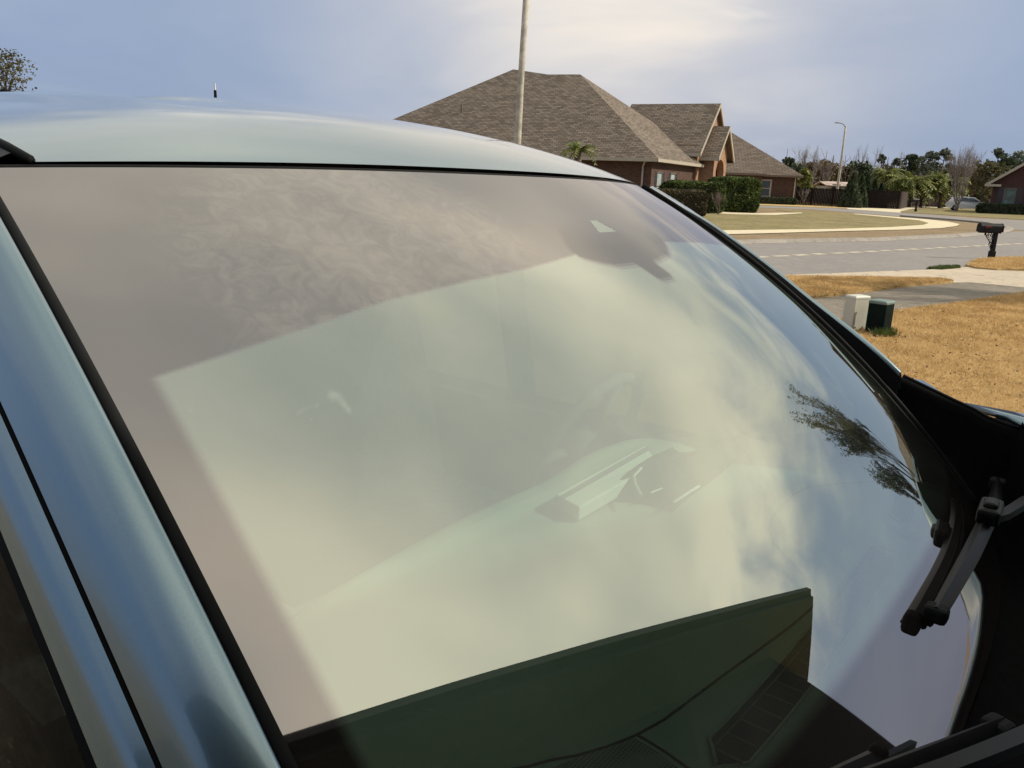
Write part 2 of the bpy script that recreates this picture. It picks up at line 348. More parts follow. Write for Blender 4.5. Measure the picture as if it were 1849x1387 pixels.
# drive the car stands on
CARROT = -R(37.97); CARO = Vector((.488, .902, 0))
def cl2w(x, y, z=0.0):
    c, s = math.cos(CARROT), math.sin(CARROT); return Vector((CARO.x + x * c - y * s, CARO.y + x * s + y * c, z))
sheet('parking_pad', [cl2w(1.6, -11), cl2w(1.6, 1.1), cl2w(-14, 1.1), cl2w(-14, -11)], .056, M['darkpath'])

# grass blades
def inpoly(X, Y, poly):
    ins = np.zeros(len(X), bool); n = len(poly)
    for i in range(n):
        x1, y1 = poly[i][0], poly[i][1]; x2, y2 = poly[(i + 1) % n][0], poly[(i + 1) % n][1]
        c = ((y1 > Y) != (y2 > Y)) & (X < (x2 - x1) * (Y - y1) / (y2 - y1 + 1e-12) + x1); ins ^= c
    return ins
def blades(name, poly, n, h0, mat, hgt=.05, wid=.007, seed=1, box=None, lean=.8):
    r = np.random.default_rng(seed); xs = [p[0] for p in poly]; ys = [p[1] for p in poly]
    bx = box or (min(xs), max(xs), min(ys), max(ys))
    X = r.uniform(bx[0], bx[1], n * 3); Y = r.uniform(bx[2], bx[3], n * 3); m = inpoly(X, Y, poly)
    X, Y = X[m][:n], Y[m][:n]; n = len(X)
    D = np.hypot(X, Y); a = r.uniform(0, 6.283, n); h = hgt * r.uniform(.45, 1.2, n); wd = wid * np.clip(D / 6, 1, 3) * r.uniform(.6, 1.3, n)
    la = r.uniform(0, 6.283, n); ll = h * r.uniform(.1, lean * 1.6, n)
    V = np.zeros((n, 3, 3)); V[:, 0] = np.stack([X - np.cos(a) * wd / 2, Y - np.sin(a) * wd / 2, np.full(n, h0 - .008)], 1)
    V[:, 1] = np.stack([X + np.cos(a) * wd / 2, Y + np.sin(a) * wd / 2, np.full(n, h0 - .008)], 1)
    V[:, 2] = np.stack([X + np.cos(la) * ll, Y + np.sin(la) * ll, h0 + h], 1)
    return struct(np_mesh(name, V.reshape(-1, 3), np.arange(n * 3).reshape(-1, 3), mat), 'stuff')
tw = [(p[0], p[1]) for p in near_pts]
o = blades('grass', tw, 330000, .05, M["blade"], .042, .0058, 1, (1.6, 17.5, 3.2, 14.5), 1.2); o['label'] = 'dry golden lawn grass beside the car'; o['category'] = 'grass'
o = blades('grass', [(p[0], p[1]) for p in strip_pts], 40000, .06, M['blade'], .045, .007, 2, None, 1.2); o['label'] = 'dry golden grass strip between road and drive'; o['category'] = 'grass'
o = blades('grass', [(p[0], p[1]) for p in isl_pts], 26000, .06, M['blade'], .05, .007, 3, None, 1.2); o['label'] = 'golden grass round the black mailbox post'; o['category'] = 'grass'
r_ = np.random.default_rng(77); n_ = 2600; X_ = r_.uniform(2.2, 12.5, n_); Y_ = r_.uniform(3.2, 11.5, n_); m_ = inpoly(X_, Y_, tw); X_, Y_ = X_[m_], Y_[m_]; n_ = len(X_)
A_ = r_.uniform(0, 6.28, n_); S_ = r_.uniform(.008, .022, n_); Zl = r_.uniform(.075, .095, n_); V_ = np.zeros((n_, 4, 3))
for k_, (a_o, f_) in enumerate(((0, 1), (1.57, .5), (3.14, 1), (4.71, .5))): V_[:, k_] = np.stack([X_ + np.cos(A_ + a_o) * S_ * f_, Y_ + np.sin(A_ + a_o) * S_ * f_, Zl + r_.uniform(-.008, .012, n_)], 1)
o = struct(np_mesh('fallen_leaves', V_.reshape(-1, 3), np.arange(n_ * 4).reshape(-1, 4), simple('dry_leaf', (.09, .05, .025), .9, var=.4), None, 4), 'stuff'); o['label'] = 'small dark fallen leaves scattered on the dry lawn'; o['category'] = 'leaves'
wp = [g(1672, 487.5), g(1700, 484), g(1728, 483.5), g(1735, 485.5), g(1700, 488.5)]
o = blades('weeds', [(p[0], p[1]) for p in wp], 900, .02, M['weed'], .07, .012, 4); o['label'] = 'green weeds at the edge of the driveway apron'; o['category'] = 'weeds'

# ------------------------------------------------------------------ FOLIAGE HELPERS
def leafcloud(r, centers, radii, n, size, flat=1.0):
    """n random leaf triangles spread over ellipsoid clumps"""
    C = np.array(centers); Rd = np.array(radii); k = r.integers(0, len(C), n)
    d = r.normal(size=(n, 3)); d /= np.linalg.norm(d, axis=1, keepdims=True); rad = r.uniform(.25, 1.0, n) ** .5
    P = C[k] + d * Rd[k] * rad[:, None]
    a = r.normal(size=(n, 3)); a /= np.linalg.norm(a, axis=1, keepdims=True); b = r.normal(size=(n, 3)); b -= a * (a * b).sum(1, keepdims=True); b /= np.linalg.norm(b, axis=1, keepdims=True)
    s = size * r.uniform(.6, 1.4, n)[:, None]
    V = np.stack([P - a * s * .5, P + b * s * .42, P + a * s * .5, P - b * s * .42], 1)
    return V.reshape(-1, 3), np.arange(n * 4).reshape(-1, 4)
def branch(mb, r, p, d, L, rad, depth, spread=.5, n=5, up_=.15, tips=None, kids=(2, 4), curve=.15):
    pts = [p]; dd = d.normalized(); segs = 3
    for i in range(segs):
        dd = (dd + Vector((r.uniform(-1, 1), r.uniform(-1, 1), r.uniform(-1, 1))) * curve + Vector((0, 0, up_ * .3))).normalized()
        pts.append(pts[-1] + dd * L / segs)
    mb.tube(pts, [rad, rad * .85, rad * .7, rad * .5], n, cap=False)
    if depth <= 0:
        if tips is not None: tips.append(pts[-1]); tips.append(pts[-2])
        return
    for k in range(r.randint(*kids)):
        f = r.uniform(.35, 1.0); i = min(int(f * segs), segs - 1); q = pts[i].lerp(pts[i + 1], f * segs - i)
        nd = (dd + Vector((r.uniform(-1, 1), r.uniform(-1, 1), r.uniform(-.4, .9))) * spread + Vector((0, 0, up_))).normalized()
        branch(mb, r, q, nd, L * r.uniform(.55, .8), rad * .5, depth - 1, spread, max(3, n - 1), up_, tips, kids, curve)
    branch(mb, r, pts[-1], dd, L * .7, rad * .5, depth - 1, spread, max(3, n - 1), up_, tips, kids, curve)

def bare_tree(loc, H, label, group=None, seed=1, trunkh=.2, rad=.12, depth=4, spread=.55, mat='bark', stems=1, leaf=None, leafn=0, leafs=.1, upb=.25, name='bare_tree', kids=(2, 4), tipn=True, lean=0.0):
    r = random.Random(seed); t = thing(name, label, 'tree', loc, 0, group)
    tips = []; mb = MB(); cr = MB()
    for s in range(stems):
        a = r.uniform(0, 6.28); k = (.25 if stems > 1 else .0)
        d = Vector((math.cos(a) * k + lean, math.sin(a) * k, 1)).normalized(); top = d * H * trunkh
        mb.tube([Vector((0, 0, -.1)), top * .5 + Vector((r.uniform(-.03, .03) * H * .3, 0, 0)), top], [rad * 1.25, rad, rad * .85], 8)
        for b in range(2 if stems == 1 else 2):
            nd = (d + Vector((r.uniform(-1, 1), r.uniform(-1, 1), .1)) * .45 * (b if stems == 1 else 1)).normalized()
            branch(cr, r, top * .98, nd, H * (1 - trunkh) * .42, rad * .7, depth, spread, 5, upb, tips, kids)
    mb.build('trunk', M[mat], t, smooth=True, uv=False)
    zmax = max(v[2] for v in cr.v); k = (H - 0) / zmax if zmax > H else 1.0
    if k < 1: cr.v = [(v[0] * k + 0, v[1] * k, v[2] * k if v[2] * k > H * trunkh * .5 else v[2]) for v in cr.v]; tips = [p * k for p in tips]
    co_ = cr.build('crown', M[mat], t, smooth=True, uv=False)
    if leaf:
        rn = np.random.default_rng(seed)
        V, F = leafcloud(rn, [tuple(p) for p in tips], [(.22 * leafs * 6,) * 3] * len(tips), leafn, leafs)
        np_mesh('foliage', V, F, M[leaf], t, 4)
    return t
def bushy_tree(loc, H, Wd, label, group=None, seed=1, leaf='leaf_dark', n=900, size=.4, base=.25, trunk=.1, name='leafy_tree', gaps=9, cat='tree', shape=1.0, bark='bark_dark'):
    r = random.Random(seed); t = thing(name, label, cat, loc, 0, group)
    mb = MB(); mb.tube([(0, 0, -.1), (r.uniform(-.1, .1), 0, H * .4), (0, 0, H * .8)], [trunk, trunk * .8, trunk * .4], 6)
    cs = []; rs = []
    for i in range(gaps):
        z = H * (base + (1 - base) * (i + .5) / gaps); f = math.sin(math.pi * min(1, ((i + .7) / gaps)) ** shape) * .5 + .25
        for k in range(2):
            a = r.uniform(0, 6.28); q = Wd * .5 * f * r.uniform(.3, 1.0)
            c = (math.cos(a) * q, math.sin(a) * q, min(z, H - Wd * .12)); cs.append(c); s = Wd * r.uniform(.13, .24); rs.append((s, s, s * .75))
            mb.tube([(0, 0, z * .8), c], [trunk * .35, trunk * .15], 4)
    mb.build('trunk', M[bark], t, smooth=True, uv=False)
    V, F = leafcloud(np.random.default_rng(seed), cs, rs, n, size); np_mesh('crown', V, F, M[leaf], t, 4); return t
def pine_tree(loc, H, Wd, label, group=None, seed=1, n=500, size=.45, base=.6):
    r = random.Random(seed); t = thing('pine_tree', label, 'tree', loc, 0, group); mb = MB()
    bend = r.uniform(-.4, .4); mb.tube([(0, 0, -.1), (bend, 0, H * .5), (bend * .6, 0, H * .97)], [.2, .14, .05], 6)
    cs = []; rs = []
    for i in range(12):
        z = H * r.uniform(base, 1.0); a = r.uniform(0, 6.28); q = Wd * .5 * (1.15 - (z / H - base) / (1 - base)) * r.uniform(.3, 1)
        c = (bend * .7 + math.cos(a) * q, math.sin(a) * q, z); cs.append(c); s = Wd * r.uniform(.10, .2); rs.append((s, s, s * .6))
        mb.tube([(bend * .7, 0, z - q * .35), c], [.05, .025], 4)
    cs.append((bend * .6, 0, H * .95)); rs.append((Wd * .16, Wd * .16, Wd * .13))
    mb.build('trunk', M['bark'], t, smooth=True, uv=False)
    V, F = leafcloud(np.random.default_rng(seed), cs, rs, n, size); np_mesh('crown', V, F, M['leaf_pine'], t, 4); return t
def frond(mb, p, a, L, rise, w, n=9, droop=1.0, leaflets=True):
    d = Vector((math.cos(a), math.sin(a), 0)); side = Vector((-d.y, d.x, 0)); pts = []
    for i in range(n + 1):
        f = i / n; pts.append(Vector(p) + d * (L * f * (1 - .15 * f * droop)) + Vector((0, 0, rise * f - droop * L * .75 * f * f)))
    mb.tube(pts, [w * .05] * (n + 1), 3, False)
    for i in range(1, n + 1):
        q = pts[i]; t = (pts[i] - pts[i - 1]).normalized(); lw = w * (1 - .5 * abs(i / n - .4) * 1.6)
        for s in (-1, 1):
            e = q + side * s * lw + t * lw * .5 - Vector((0, 0, lw * .45)); m = t * (L / n) * .45
            mb.add([q - m, q + m, e], [(0, 1, 2)])
def palm(loc, H, L, label, group=None, seed=1, n=26, name='palm_tree', cat='palm', mat='leaf_palm'):
    r = random.Random(seed); t = thing(name, label, cat, loc, 0, group); tb = MB()
    tb.tube([(0, 0, -.1), (0, 0, H * .5), (0, 0, H)], [.22, .17, .19], 8); tb.build('trunk', M['bark'], t, smooth=True, uv=False)
    mb = MB()
    for i in range(n): frond(mb, (0, 0, H), r.uniform(0, 6.28), L * r.uniform(.8, 1.1), L * r.uniform(.1, 1.0), L * .22, 9, r.uniform(.6, 1.2))
    mb.build('crown', M[mat], t, uv=False); return t
def hedge(name, loc, rz, sx_, sy_, sz_, label, leaf, n, size, seed, round_=.35):
    """clipped hedge: dark twiggy core of stems inside a thick skin of leaves"""
    r = np.random.default_rng(seed); t = thing(name, label, 'hedge', loc, rz)
    m = int(n); f = r.random(m); P = r.uniform(-1, 1, (m, 3)); ax = r.choice(3, m, p=[.3, .32, .38]); sg = r.choice([-1, 1], m)
    depth = 1 - r.exponential(.07, m); P[np.arange(m), ax] = sg * np.clip(depth, .2, 1.03)
    l = (np.abs(P) ** 6).sum(1) ** (1 / 6); P /= np.maximum(l, 1)[:, None]
    bump = np.array([mnoise.noise(Vector((p[0] * 2.2 + seed, p[1] * 2.2, p[2] * 2.5))) for p in P]); P *= (1 + .09 * bump)[:, None]
    P = P * np.array([sx_ / 2, sy_ / 2, sz_ / 2]) + np.array([0, 0, sz_ / 2])
    a = r.normal(size=(m, 3)); a /= np.linalg.norm(a, axis=1, keepdims=True); b = r.normal(size=(m, 3)); b -= a * (a * b).sum(1, keepdims=True); b /= np.linalg.norm(b, axis=1, keepdims=True)
    s = size * r.uniform(.6, 1.4, m)[:, None]; V = np.stack([P - a * s * .6, P + b * s * .35, P + a * s * .6, P - b * s * .35], 1)
    np_mesh('foliage', V.reshape(-1, 3), np.arange(m * 4).reshape(-1, 4), M[leaf], t, 4)
    mb = MB(); rr_ = random.Random(seed)
    for i in range(int(sx_ * 3)):
        x = rr_.uniform(-.42, .42) * sx_; y = rr_.uniform(-.35, .35) * sy_
        mb.tube([(x, y, 0), (x + rr_.uniform(-.2, .2), y + rr_.uniform(-.2, .2), sz_ * .85)], [.04, .015], 4)
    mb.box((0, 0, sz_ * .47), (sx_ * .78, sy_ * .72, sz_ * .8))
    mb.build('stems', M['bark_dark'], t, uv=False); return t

# ------------------------------------------------------------------ MAIN HOUSE
def window_part(parent, c, wdir, nrm, w, h, frame, pane, mull=True, shutters=None, fr=.06, split=False):
    """window on a wall: c centre, wdir along wall, nrm outward"""
    z = Vector((0, 0, 1)); mb = MB()
    def bar(a, b, t, d):
        mid = (a + b) / 2; L = (b - a).length; ax = (b - a).normalized(); oth = nrm.cross(ax)
        Mx = Matrix((ax, oth, nrm)).transposed(); mb.box(mid, (L, t, d), M=Mx)
    hw, hh = w / 2, h / 2; cn = c + nrm * .03
    P = lambda u, v: cn + wdir * u + z * v
    bar(P(-hw - fr, hh), P(hw + fr, hh), fr * 1.6, .08); bar(P(-hw - fr, -hh), P(hw + fr, -hh), fr * 1.8, .12)
    bar(P(-hw, -hh + fr), P(-hw, hh - fr), fr * 1.6, .075); bar(P(hw, -hh + fr), P(hw, hh - fr), fr * 1.6, .075)
    if split: bar(P(0, -hh + fr), P(0, hh - fr), fr * 1.5, .075)
    if mull: bar(P(-hw + fr, 0), P(-fr if split else hw - fr, 0), fr * .8, .06)
    if mull and split: bar(P(fr, 0), P(hw - fr, 0), fr * .8, .06)
    wf = mb.build('window', frame, parent)
    pb = MB(); pb.poly([c + nrm * .02 + wdir * u + z * v for u, v in ((-hw, -hh), (hw, -hh), (hw, hh), (-hw, hh))]); pb.build('pane', pane, wf)
    if shutters:
        for s in (-1, 1):
            sb = MB(); q = c + wdir * s * (hw + fr + shutters / 2 + .03) + nrm * .03
            Mx = Matrix((wdir, z, nrm)).transposed(); sb.box(q, (shutters, h * 1.06, .05), M=Mx)
            for k in range(9): sb.box(q + z * (h * (-.45 + k * .1125)) + nrm * .03, (shutters * .8, h * .04, .03), M=Mx)
            sb.build('shutter', M['shutter'], parent)
def poly_wall(mb, outline, holes, P, N, thick=.25):
    """wall in the plane P(u,v): column strips between outline(u)->top height, holes = (u0,u1,v0,v1,arch)"""
    us = sorted(set([outline[0][0], outline[-1][0]] + [p[0] for p in outline] + [x for h in holes for x in np.linspace(h[0], h[1], 9)]))
    def top(u):
        for a, b in zip(outline, outline[1:]):
            if a[0] <= u <= b[0]: return a[1] + (b[1] - a[1]) * (u - a[0]) / max(1e-9, b[0] - a[0])
    def harch(h, u): 
        m = (h[0] + h[1]) / 2; r_ = (h[1] - h[0]) / 2
        return h[3] + (h[4] * math.sqrt(max(0, 1 - ((u - m) / r_) ** 2)) if h[4] else 0)
    for a, b in zip(us, us[1:]):
        m = (a + b) / 2; hs = sorted([h for h in holes if h[0] < m < h[1]], key=lambda h: h[2]); lo = (0, 0)
        for h in hs:
            if h[2] > lo[0] + 1e-6: mb.poly([P(a, lo[0]), P(b, lo[1]), P(b, h[2]), P(a, h[2])])
            for n_, (x, y) in enumerate(((a, b),)):
                mb.poly([P(x, harch(h, x)), P(y, harch(h, y)), P(y, harch(h, y)) - N * thick, P(x, harch(h, x)) - N * thick])
            lo = (harch(h, a), harch(h, b))
        mb.poly([P(a, lo[0]), P(b, lo[1]), P(b, top(b)), P(a, top(a))])
    for h in holes:
        for u in (h[0], h[1]): mb.poly([P(u, h[2]), P(u, h[3]), P(u, h[3]) - N * thick, P(u, h[2]) - N * thick])

K0 = Vector((8.19, 51.09, 0)); E1 = Vector((.435, .9004, 0)); E2 = Vector((-.9004, .435, 0)); Z = Vector((0, 0, 1))
hs1 = thing('brick_house', 'large brown brick house with tall hipped shingle roof and arched gabled entry', 'house', K0)
def H1(a, b, z): return E1 * a + E2 * b + Z * z      # a along the entry side, b into the house
EV = 3.245; OV = .5
rf = MB()
Wd, Ln = 17.2, 25.3
L0, L1, L2, L3 = H1(-OV, -OV, EV), H1(Wd + OV, -OV, EV), H1(Wd + OV, Ln + OV, EV), H1(-OV, Ln + OV, EV)
R1 = H1(8.575, 8.575, 9.38); P2 = H1(9.47, 14.55, 9.985); V1 = H1(8.66, 11.2, 9.437)
def pl(vs): rf.poly([Vector(v) for v in vs])
pl([L0, L3, P2]); pl([L0, P2, V1]); pl([L0, V1, R1]); pl([L0, R1, L1]); pl([L1, R1, V1]); pl([L1, V1, P2]); pl([L1, P2, L2]); pl([L2, P2, L3])
roof1 = rf.build('roof', M['shingle'], hs1)
# wing roof with the entry gable
Ga = 15.1; gh = 7.89; GW = 4.8
def gable_roof(a0, half, ztop, zeave, bfront, bback, ov=.35, name='gable_roof'):
    mb = MB(); th = .14
    f = bfront - ov; k = (ztop - zeave) / half; e = half + ov; ze = ztop - k * e
    A, B_, C_ = H1(a0 - e, f, ze), H1(a0, f, ztop), H1(a0 + e, f, ze); A2, B2, C2 = H1(a0 - e, bback, ze), H1(a0, bback, ztop), H1(a0 + e, bback, ze); d = Z * -th
    mb.poly([A, B_, B2, A2]); mb.poly([B_, C_, C2, B2])
    r_ = mb.build(name, M['shingle'], hs1)
    tb = MB(); o_ = E2 * -.03
    for X, Y in ((A, B_), (B_, C_)): tb.add([X + o_ + Z * .02, Y + o_ + Z * .02, Y + o_ - Z * .28, X + o_ - Z * .28, X - o_ * 2 + Z * -.02, Y - o_ * 2 - Z * .02, Y - o_ * 2 - Z * .3, X - o_ * 2 - Z * .3], [(0, 1, 2, 3), (7, 6, 5, 4), (3, 2, 6, 7), (0, 4, 5, 1)])
    for X, X2, s in ((A, A2, -1), (C_, C2, 1)):
        tb.add([X + E1 * s * .02 + Z * .0, X2 + E1 * s * .02, X2 + E1 * s * .02 - Z * .22, X + E1 * s * .02 - Z * .22, X - E1 * s * .4 - Z * .22, X2 - E1 * s * .4 - Z * .22], [(0, 1, 2, 3), (3, 2, 5, 4)])
    tb.build('gable_trim', M['trim'], r_)
    # soffit
    sb = MB(); sb.poly([A - Z * .2, B_ - Z * .2, B2 - Z * .2, A2 - Z * .2]); sb.poly([B_ - Z * .2, C_ - Z * .2, C2 - Z * .2, B2 - Z * .2]); sb.build('soffit', M['trimdark'], r_)
gable_roof(Ga, GW, gh, 4.25, -.2, 6.6)
gable_roof(Ga - 1.1, 2.5, 6.15, 4.05, -1.3, -.1)
# walls
wb = MB(); zb = -.05
NF = -E2
def Pf(b0): return lambda u, v: H1(u, b0, v)
poly_wall(wb, [(0, EV), (10.7, EV)], [(1.3, 2.5, .75, 2.45, 0), (4.5, 5.7, .75, 2.45, 0)], Pf(0), NF, .12)
wb.poly([H1(0, 0, 0), H1(0, Ln, 0), H1(0, Ln, EV), H1(0, 0, EV)]); wb.poly([H1(Wd, 0, 0), H1(Wd, Ln, 0), H1(Wd, Ln, EV), H1(Wd, 0, EV)]); wb.poly([H1(0, Ln, 0), H1(Wd, Ln, 0), H1(Wd, Ln, EV), H1(0, Ln, EV)])
wb.build('wall', M['brick'], hs1)
w2 = MB(); a0, a1 = Ga - GW + .4, Ga + GW - .4
poly_wall(w2, [(a0, 4.45), (Ga, 7.62), (a1, 4.45)], [(Ga - 3.3, Ga - .9, 0, 2.6, .7), (Ga + .9, Ga + 3.3, 0, 2.6, .7)], Pf(-.2), NF, .4)
w2.poly([H1(a0, -.2, 0), H1(a0, 6, 0), H1(a0, 6, 4.6), H1(a0, -.2, 4.6)]); w2.poly([H1(a1, -.2, 0), H1(a1, 6, 0), H1(a1, 6, 4.6), H1(a1, -.2, 4.6)])
poly_wall(w2, [(Ga - 3.3, 4.2), (Ga - 1.1, 5.9), (Ga + 1.1, 4.2)], [(Ga - 2.5, Ga + .3, 0, 2.9, .8)], Pf(-1.2), NF, .5)
w2.poly([H1(Ga - 3.3, -1.2, 0), H1(Ga - 3.3, -.2, 0), H1(Ga - 3.3, -.2, 4.2), H1(Ga - 3.3, -1.2, 4.2)])
w2.poly([H1(Ga + 1.1, -1.2, 0), H1(Ga + 1.1, -.2, 0), H1(Ga + 1.1, -.2, 4.2), H1(Ga + 1.1, -1.2, 4.2)])
w2.build('entry_wall', M['brick_tan'], hs1)
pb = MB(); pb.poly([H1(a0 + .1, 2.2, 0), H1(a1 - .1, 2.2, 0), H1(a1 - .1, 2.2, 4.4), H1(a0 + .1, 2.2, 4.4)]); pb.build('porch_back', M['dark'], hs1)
db = MB(); db.box(H1(Ga - 1.1, 2.12, 1.2), (1.0, .08, 2.4), rz=math.atan2(E1.y, E1.x)); db.build('door', M['shutter'], hs1)
for a in (1.9, 5.1):
    window_part(hs1, H1(a, .05, 1.6), E1, NF, 1.2, 1.7, M['trimdark'], M['curtain'], True, .45)
# soffit, fascia, gutter and downspout
tb = MB()
for A_, B_ in ((L0, L1), (L1, L2), (L2, L3), (L3, L0)):
    d = (B_ - A_).normalized(); n_ = Vector((d.y, -d.x, 0)) 
    tb.add([A_ + n_ * .02, B_ + n_ * .02, B_ + n_ * .02 - Z * .2, A_ + n_ * .02 - Z * .2, B_ - n_ * .52 - Z * .2, A_ - n_ * .52 - Z * .2], [(0, 1, 2, 3), (3, 2, 4, 5)])
tb.build('fascia', M['trim'], hs1)
gb = MB(); gb.tube([H1(-.42, .35, EV - .22), H1(-.08, .55, EV - .5), H1(-.06, .55, .1)], .06, 6); gb.build('downspout', M['trim'], hs1)
rv = MB(); rv.tube([H1(4, 16, 6.2), H1(4, 16, 6.9)], .06, 6); rv.build('vent_pipe', M['trimdark'], roof1)

# ------------------------------------------------------------------ HOUSE 2 (beyond)
def wv(v): return Vector((v.x, v.y, 0))
b2 = gx(1437, 92); h2 = thing('brick_house', 'smaller brick house with plain brown hipped roof and white double window behind the big hedge', 'house', b2)
A1 = Vector((-.97, .10, 0)).normalized(); A2 = Vector((.10, .97, 0)).normalized()
def H2(a, b, z): return A1 * a + A2 * b + Z * z
ev2 = 3.2; m2 = MB(); W2, D2 = 19.0, 16.0
q0, q1, q2, q3 = H2(-.5, -.5, ev2), H2(W2, -.5, ev2), H2(W2, D2, ev2), H2(-.5, D2, ev2); ap2 = H2(7.6, 7.8, 8.6); ap3 = H2(11.4, 7.8, 8.6)
for vs in ([q0, ap2, ap3, q1], [q0, q3, ap2], [q1, ap3, q2], [q2, ap3, ap2, q3]): m2.poly(vs)
r2 = m2.build('roof', M['shingle2'], h2)
m2 = MB(); e0, e1_, e2_, e3 = H2(3.9, -2.4, 3.25), H2(12, -2.4, 3.25), H2(12, 3, 3.25), H2(3.9, 3, 3.25); ap = H2(7.9, 2.5, 5.7)
m2.poly([e0, H2(7.9, 1.5, 5.6), H2(8.1, 1.5, 5.6), e1_]); m2.poly([e0, e3, H2(7.9, 3.4, 5.6), H2(7.9, 1.5, 5.6)]); m2.poly([e1_, H2(8.1, 1.5, 5.6), H2(8.1, 3.4, 5.6), e2_]); m2.build('porch_roof', M['shingle2'], h2)
wb = MB()
P2f = lambda u, v: H2(u, 0, v)
poly_wall(wb, [(0, ev2), (18.5, ev2)], [(2.9, 4.9, .8, 2.6, 0)], P2f, -A2, .12)
wb.poly([H2(0, 0, 0), H2(0, 15.5, 0), H2(0, 15.5, ev2), H2(0, 0, ev2)])
poly_wall(wb, [(4.3, 3.2), (11.6, 3.2)], [(5.0, 7.2, 0, 2.3, .5)], lambda u, v: H2(u, -2.0, v), -A2, .3)
wb.poly([H2(4.3, -2, 0), H2(4.3, 0, 0), H2(4.3, 0, 3.2), H2(4.3, -2, 3.2)])
wb.build('wall', M['brick'], h2)
window_part(h2, H2(3.9, .05, 1.7), A1, -A2, 2.1, 1.8, M['trim'], M['paneD'], True, None, .11, True)
tb = MB()
for A_, B_ in ((q0, q1), (q3, q0), (e0, e1_), (e3, e0)):
    tb.poly([A_, B_, B_ - Z * .22, A_ - Z * .22])
tb.build('fascia', M['trimdark'], h2)
gb = MB(); gb.tube([H2(.25, -.06, ev2), H2(.25, -.06, .1)], .07, 6); gb.build('downspout', M['trim'], h2)

# ------------------------------------------------------------------ HOUSE 3 (right edge)
b3 = gx(1791, 86); h3 = thing('brick_house', 'dark red brick house at the right with a sloping gable edge', 'house', b3)
m3 = MB(); HW = 9.0; zt3 = 3.3
def H3(a, b, z): return Vector((a * .866 + b * .5, -a * .5 + b * .866, z))
poly_wall(m3, [(0, 3.2), (7.0, 8.2), (14, 3.2)], [(1.1, 2.1, .5, 2.6, 0), (3.3, 4.3, 3.5, 4.9, 0)], lambda u, v: H3(u, 0, v), Vector((-.5, -.866, 0)), .12)
m3.poly([H3(0, 0, 0), H3(0, 12, 0), H3(0, 12, 3.2), H3(0, 0, 3.2)]); m3.build('wall', M['brick_red'], h3)
m3 = MB()
for s, (ua, za, ub, zb_) in enumerate(((-.7, 2.95, 7, 8.45), (7, 8.45, 14.7, 2.95))):
    for dz in (0,):
        m3.add([H3(ua, -.5, za), H3(ub, -.5, zb_), H3(ub, 12.5, zb_), H3(ua, 12.5, za), H3(ua, -.5, za - .2), H3(ub, -.5, zb_ - .2), H3(ub, 12.5, zb_ - .2), H3(ua, 12.5, za - .2)], [(0, 1, 2, 3), (7, 6, 5, 4), (0, 4, 5, 1), (3, 7, 4, 0)])
rf3 = m3.build('roof', M['shingle2'], h3)
tb = MB(); tb.add([H3(-.7, -.55, 3.02), H3(7, -.55, 8.52), H3(7, -.55, 8.2), H3(-.7, -.55, 2.7), H3(.6, -.55, 2.7), H3(.6, -.55, 2.95)], [(0, 1, 2, 3)]); tb.box(H3(-.05, -.2, 2.85), (1.5, .7, .22), rz=-R(30)); tb.build('rake_trim', M['trim'], h3)
window_part(h3, H3(1.6, .05, 1.55), Vector((.866, -.5, 0)), Vector((-.5, -.866, 0)), 1.0, 2.1, M['trimdark'], M['pane'], True, .5)
window_part(h3, H3(3.8, .05, 4.2), Vector((.866, -.5, 0)), Vector((-.5, -.866, 0)), 1.0, 1.4, M['trim'], M['curtain'], True, None)

# ------------------------------------------------------------------ OWN HOUSE (seen mirrored in the windscreen)
cn = Vector((11.38, 5.39, 0)); ed = Vector((-.826, -.563, 0)); nn = Vector((.563, -.826, 0)); EZ = 4.50
h4 = thing('brick_house', 'tall house seen only as a dark eave mirrored in the car windscreen', 'house', cn)
def H4(a, b, z): return ed * a + nn * b + Z * z
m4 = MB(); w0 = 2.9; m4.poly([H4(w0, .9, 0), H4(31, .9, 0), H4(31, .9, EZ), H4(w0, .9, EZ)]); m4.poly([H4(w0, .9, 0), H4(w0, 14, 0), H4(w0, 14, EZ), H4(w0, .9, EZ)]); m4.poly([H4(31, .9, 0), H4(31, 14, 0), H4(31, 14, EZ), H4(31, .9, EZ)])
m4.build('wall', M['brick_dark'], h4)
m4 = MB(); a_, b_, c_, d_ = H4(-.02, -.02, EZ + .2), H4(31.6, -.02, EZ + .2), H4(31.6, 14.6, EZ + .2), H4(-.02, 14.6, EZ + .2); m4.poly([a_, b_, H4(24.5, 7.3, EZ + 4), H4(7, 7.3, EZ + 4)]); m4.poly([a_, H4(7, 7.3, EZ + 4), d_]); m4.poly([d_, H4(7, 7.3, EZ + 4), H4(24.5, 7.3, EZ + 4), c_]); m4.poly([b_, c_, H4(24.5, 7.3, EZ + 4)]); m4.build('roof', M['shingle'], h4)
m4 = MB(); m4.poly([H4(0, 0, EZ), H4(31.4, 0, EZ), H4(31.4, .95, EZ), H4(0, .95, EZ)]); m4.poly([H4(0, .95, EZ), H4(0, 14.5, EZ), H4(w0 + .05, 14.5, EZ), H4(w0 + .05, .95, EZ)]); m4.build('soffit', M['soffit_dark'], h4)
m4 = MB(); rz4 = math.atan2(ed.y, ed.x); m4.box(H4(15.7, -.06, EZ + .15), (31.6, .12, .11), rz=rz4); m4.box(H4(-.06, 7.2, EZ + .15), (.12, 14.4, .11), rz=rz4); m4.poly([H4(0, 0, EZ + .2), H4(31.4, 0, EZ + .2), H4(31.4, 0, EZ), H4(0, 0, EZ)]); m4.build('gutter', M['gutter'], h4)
window_part(h4, H4(24, .85, 1.7), ed, -nn, 1.2, 1.5, M['gutter'], M['paneD'], True, .4)

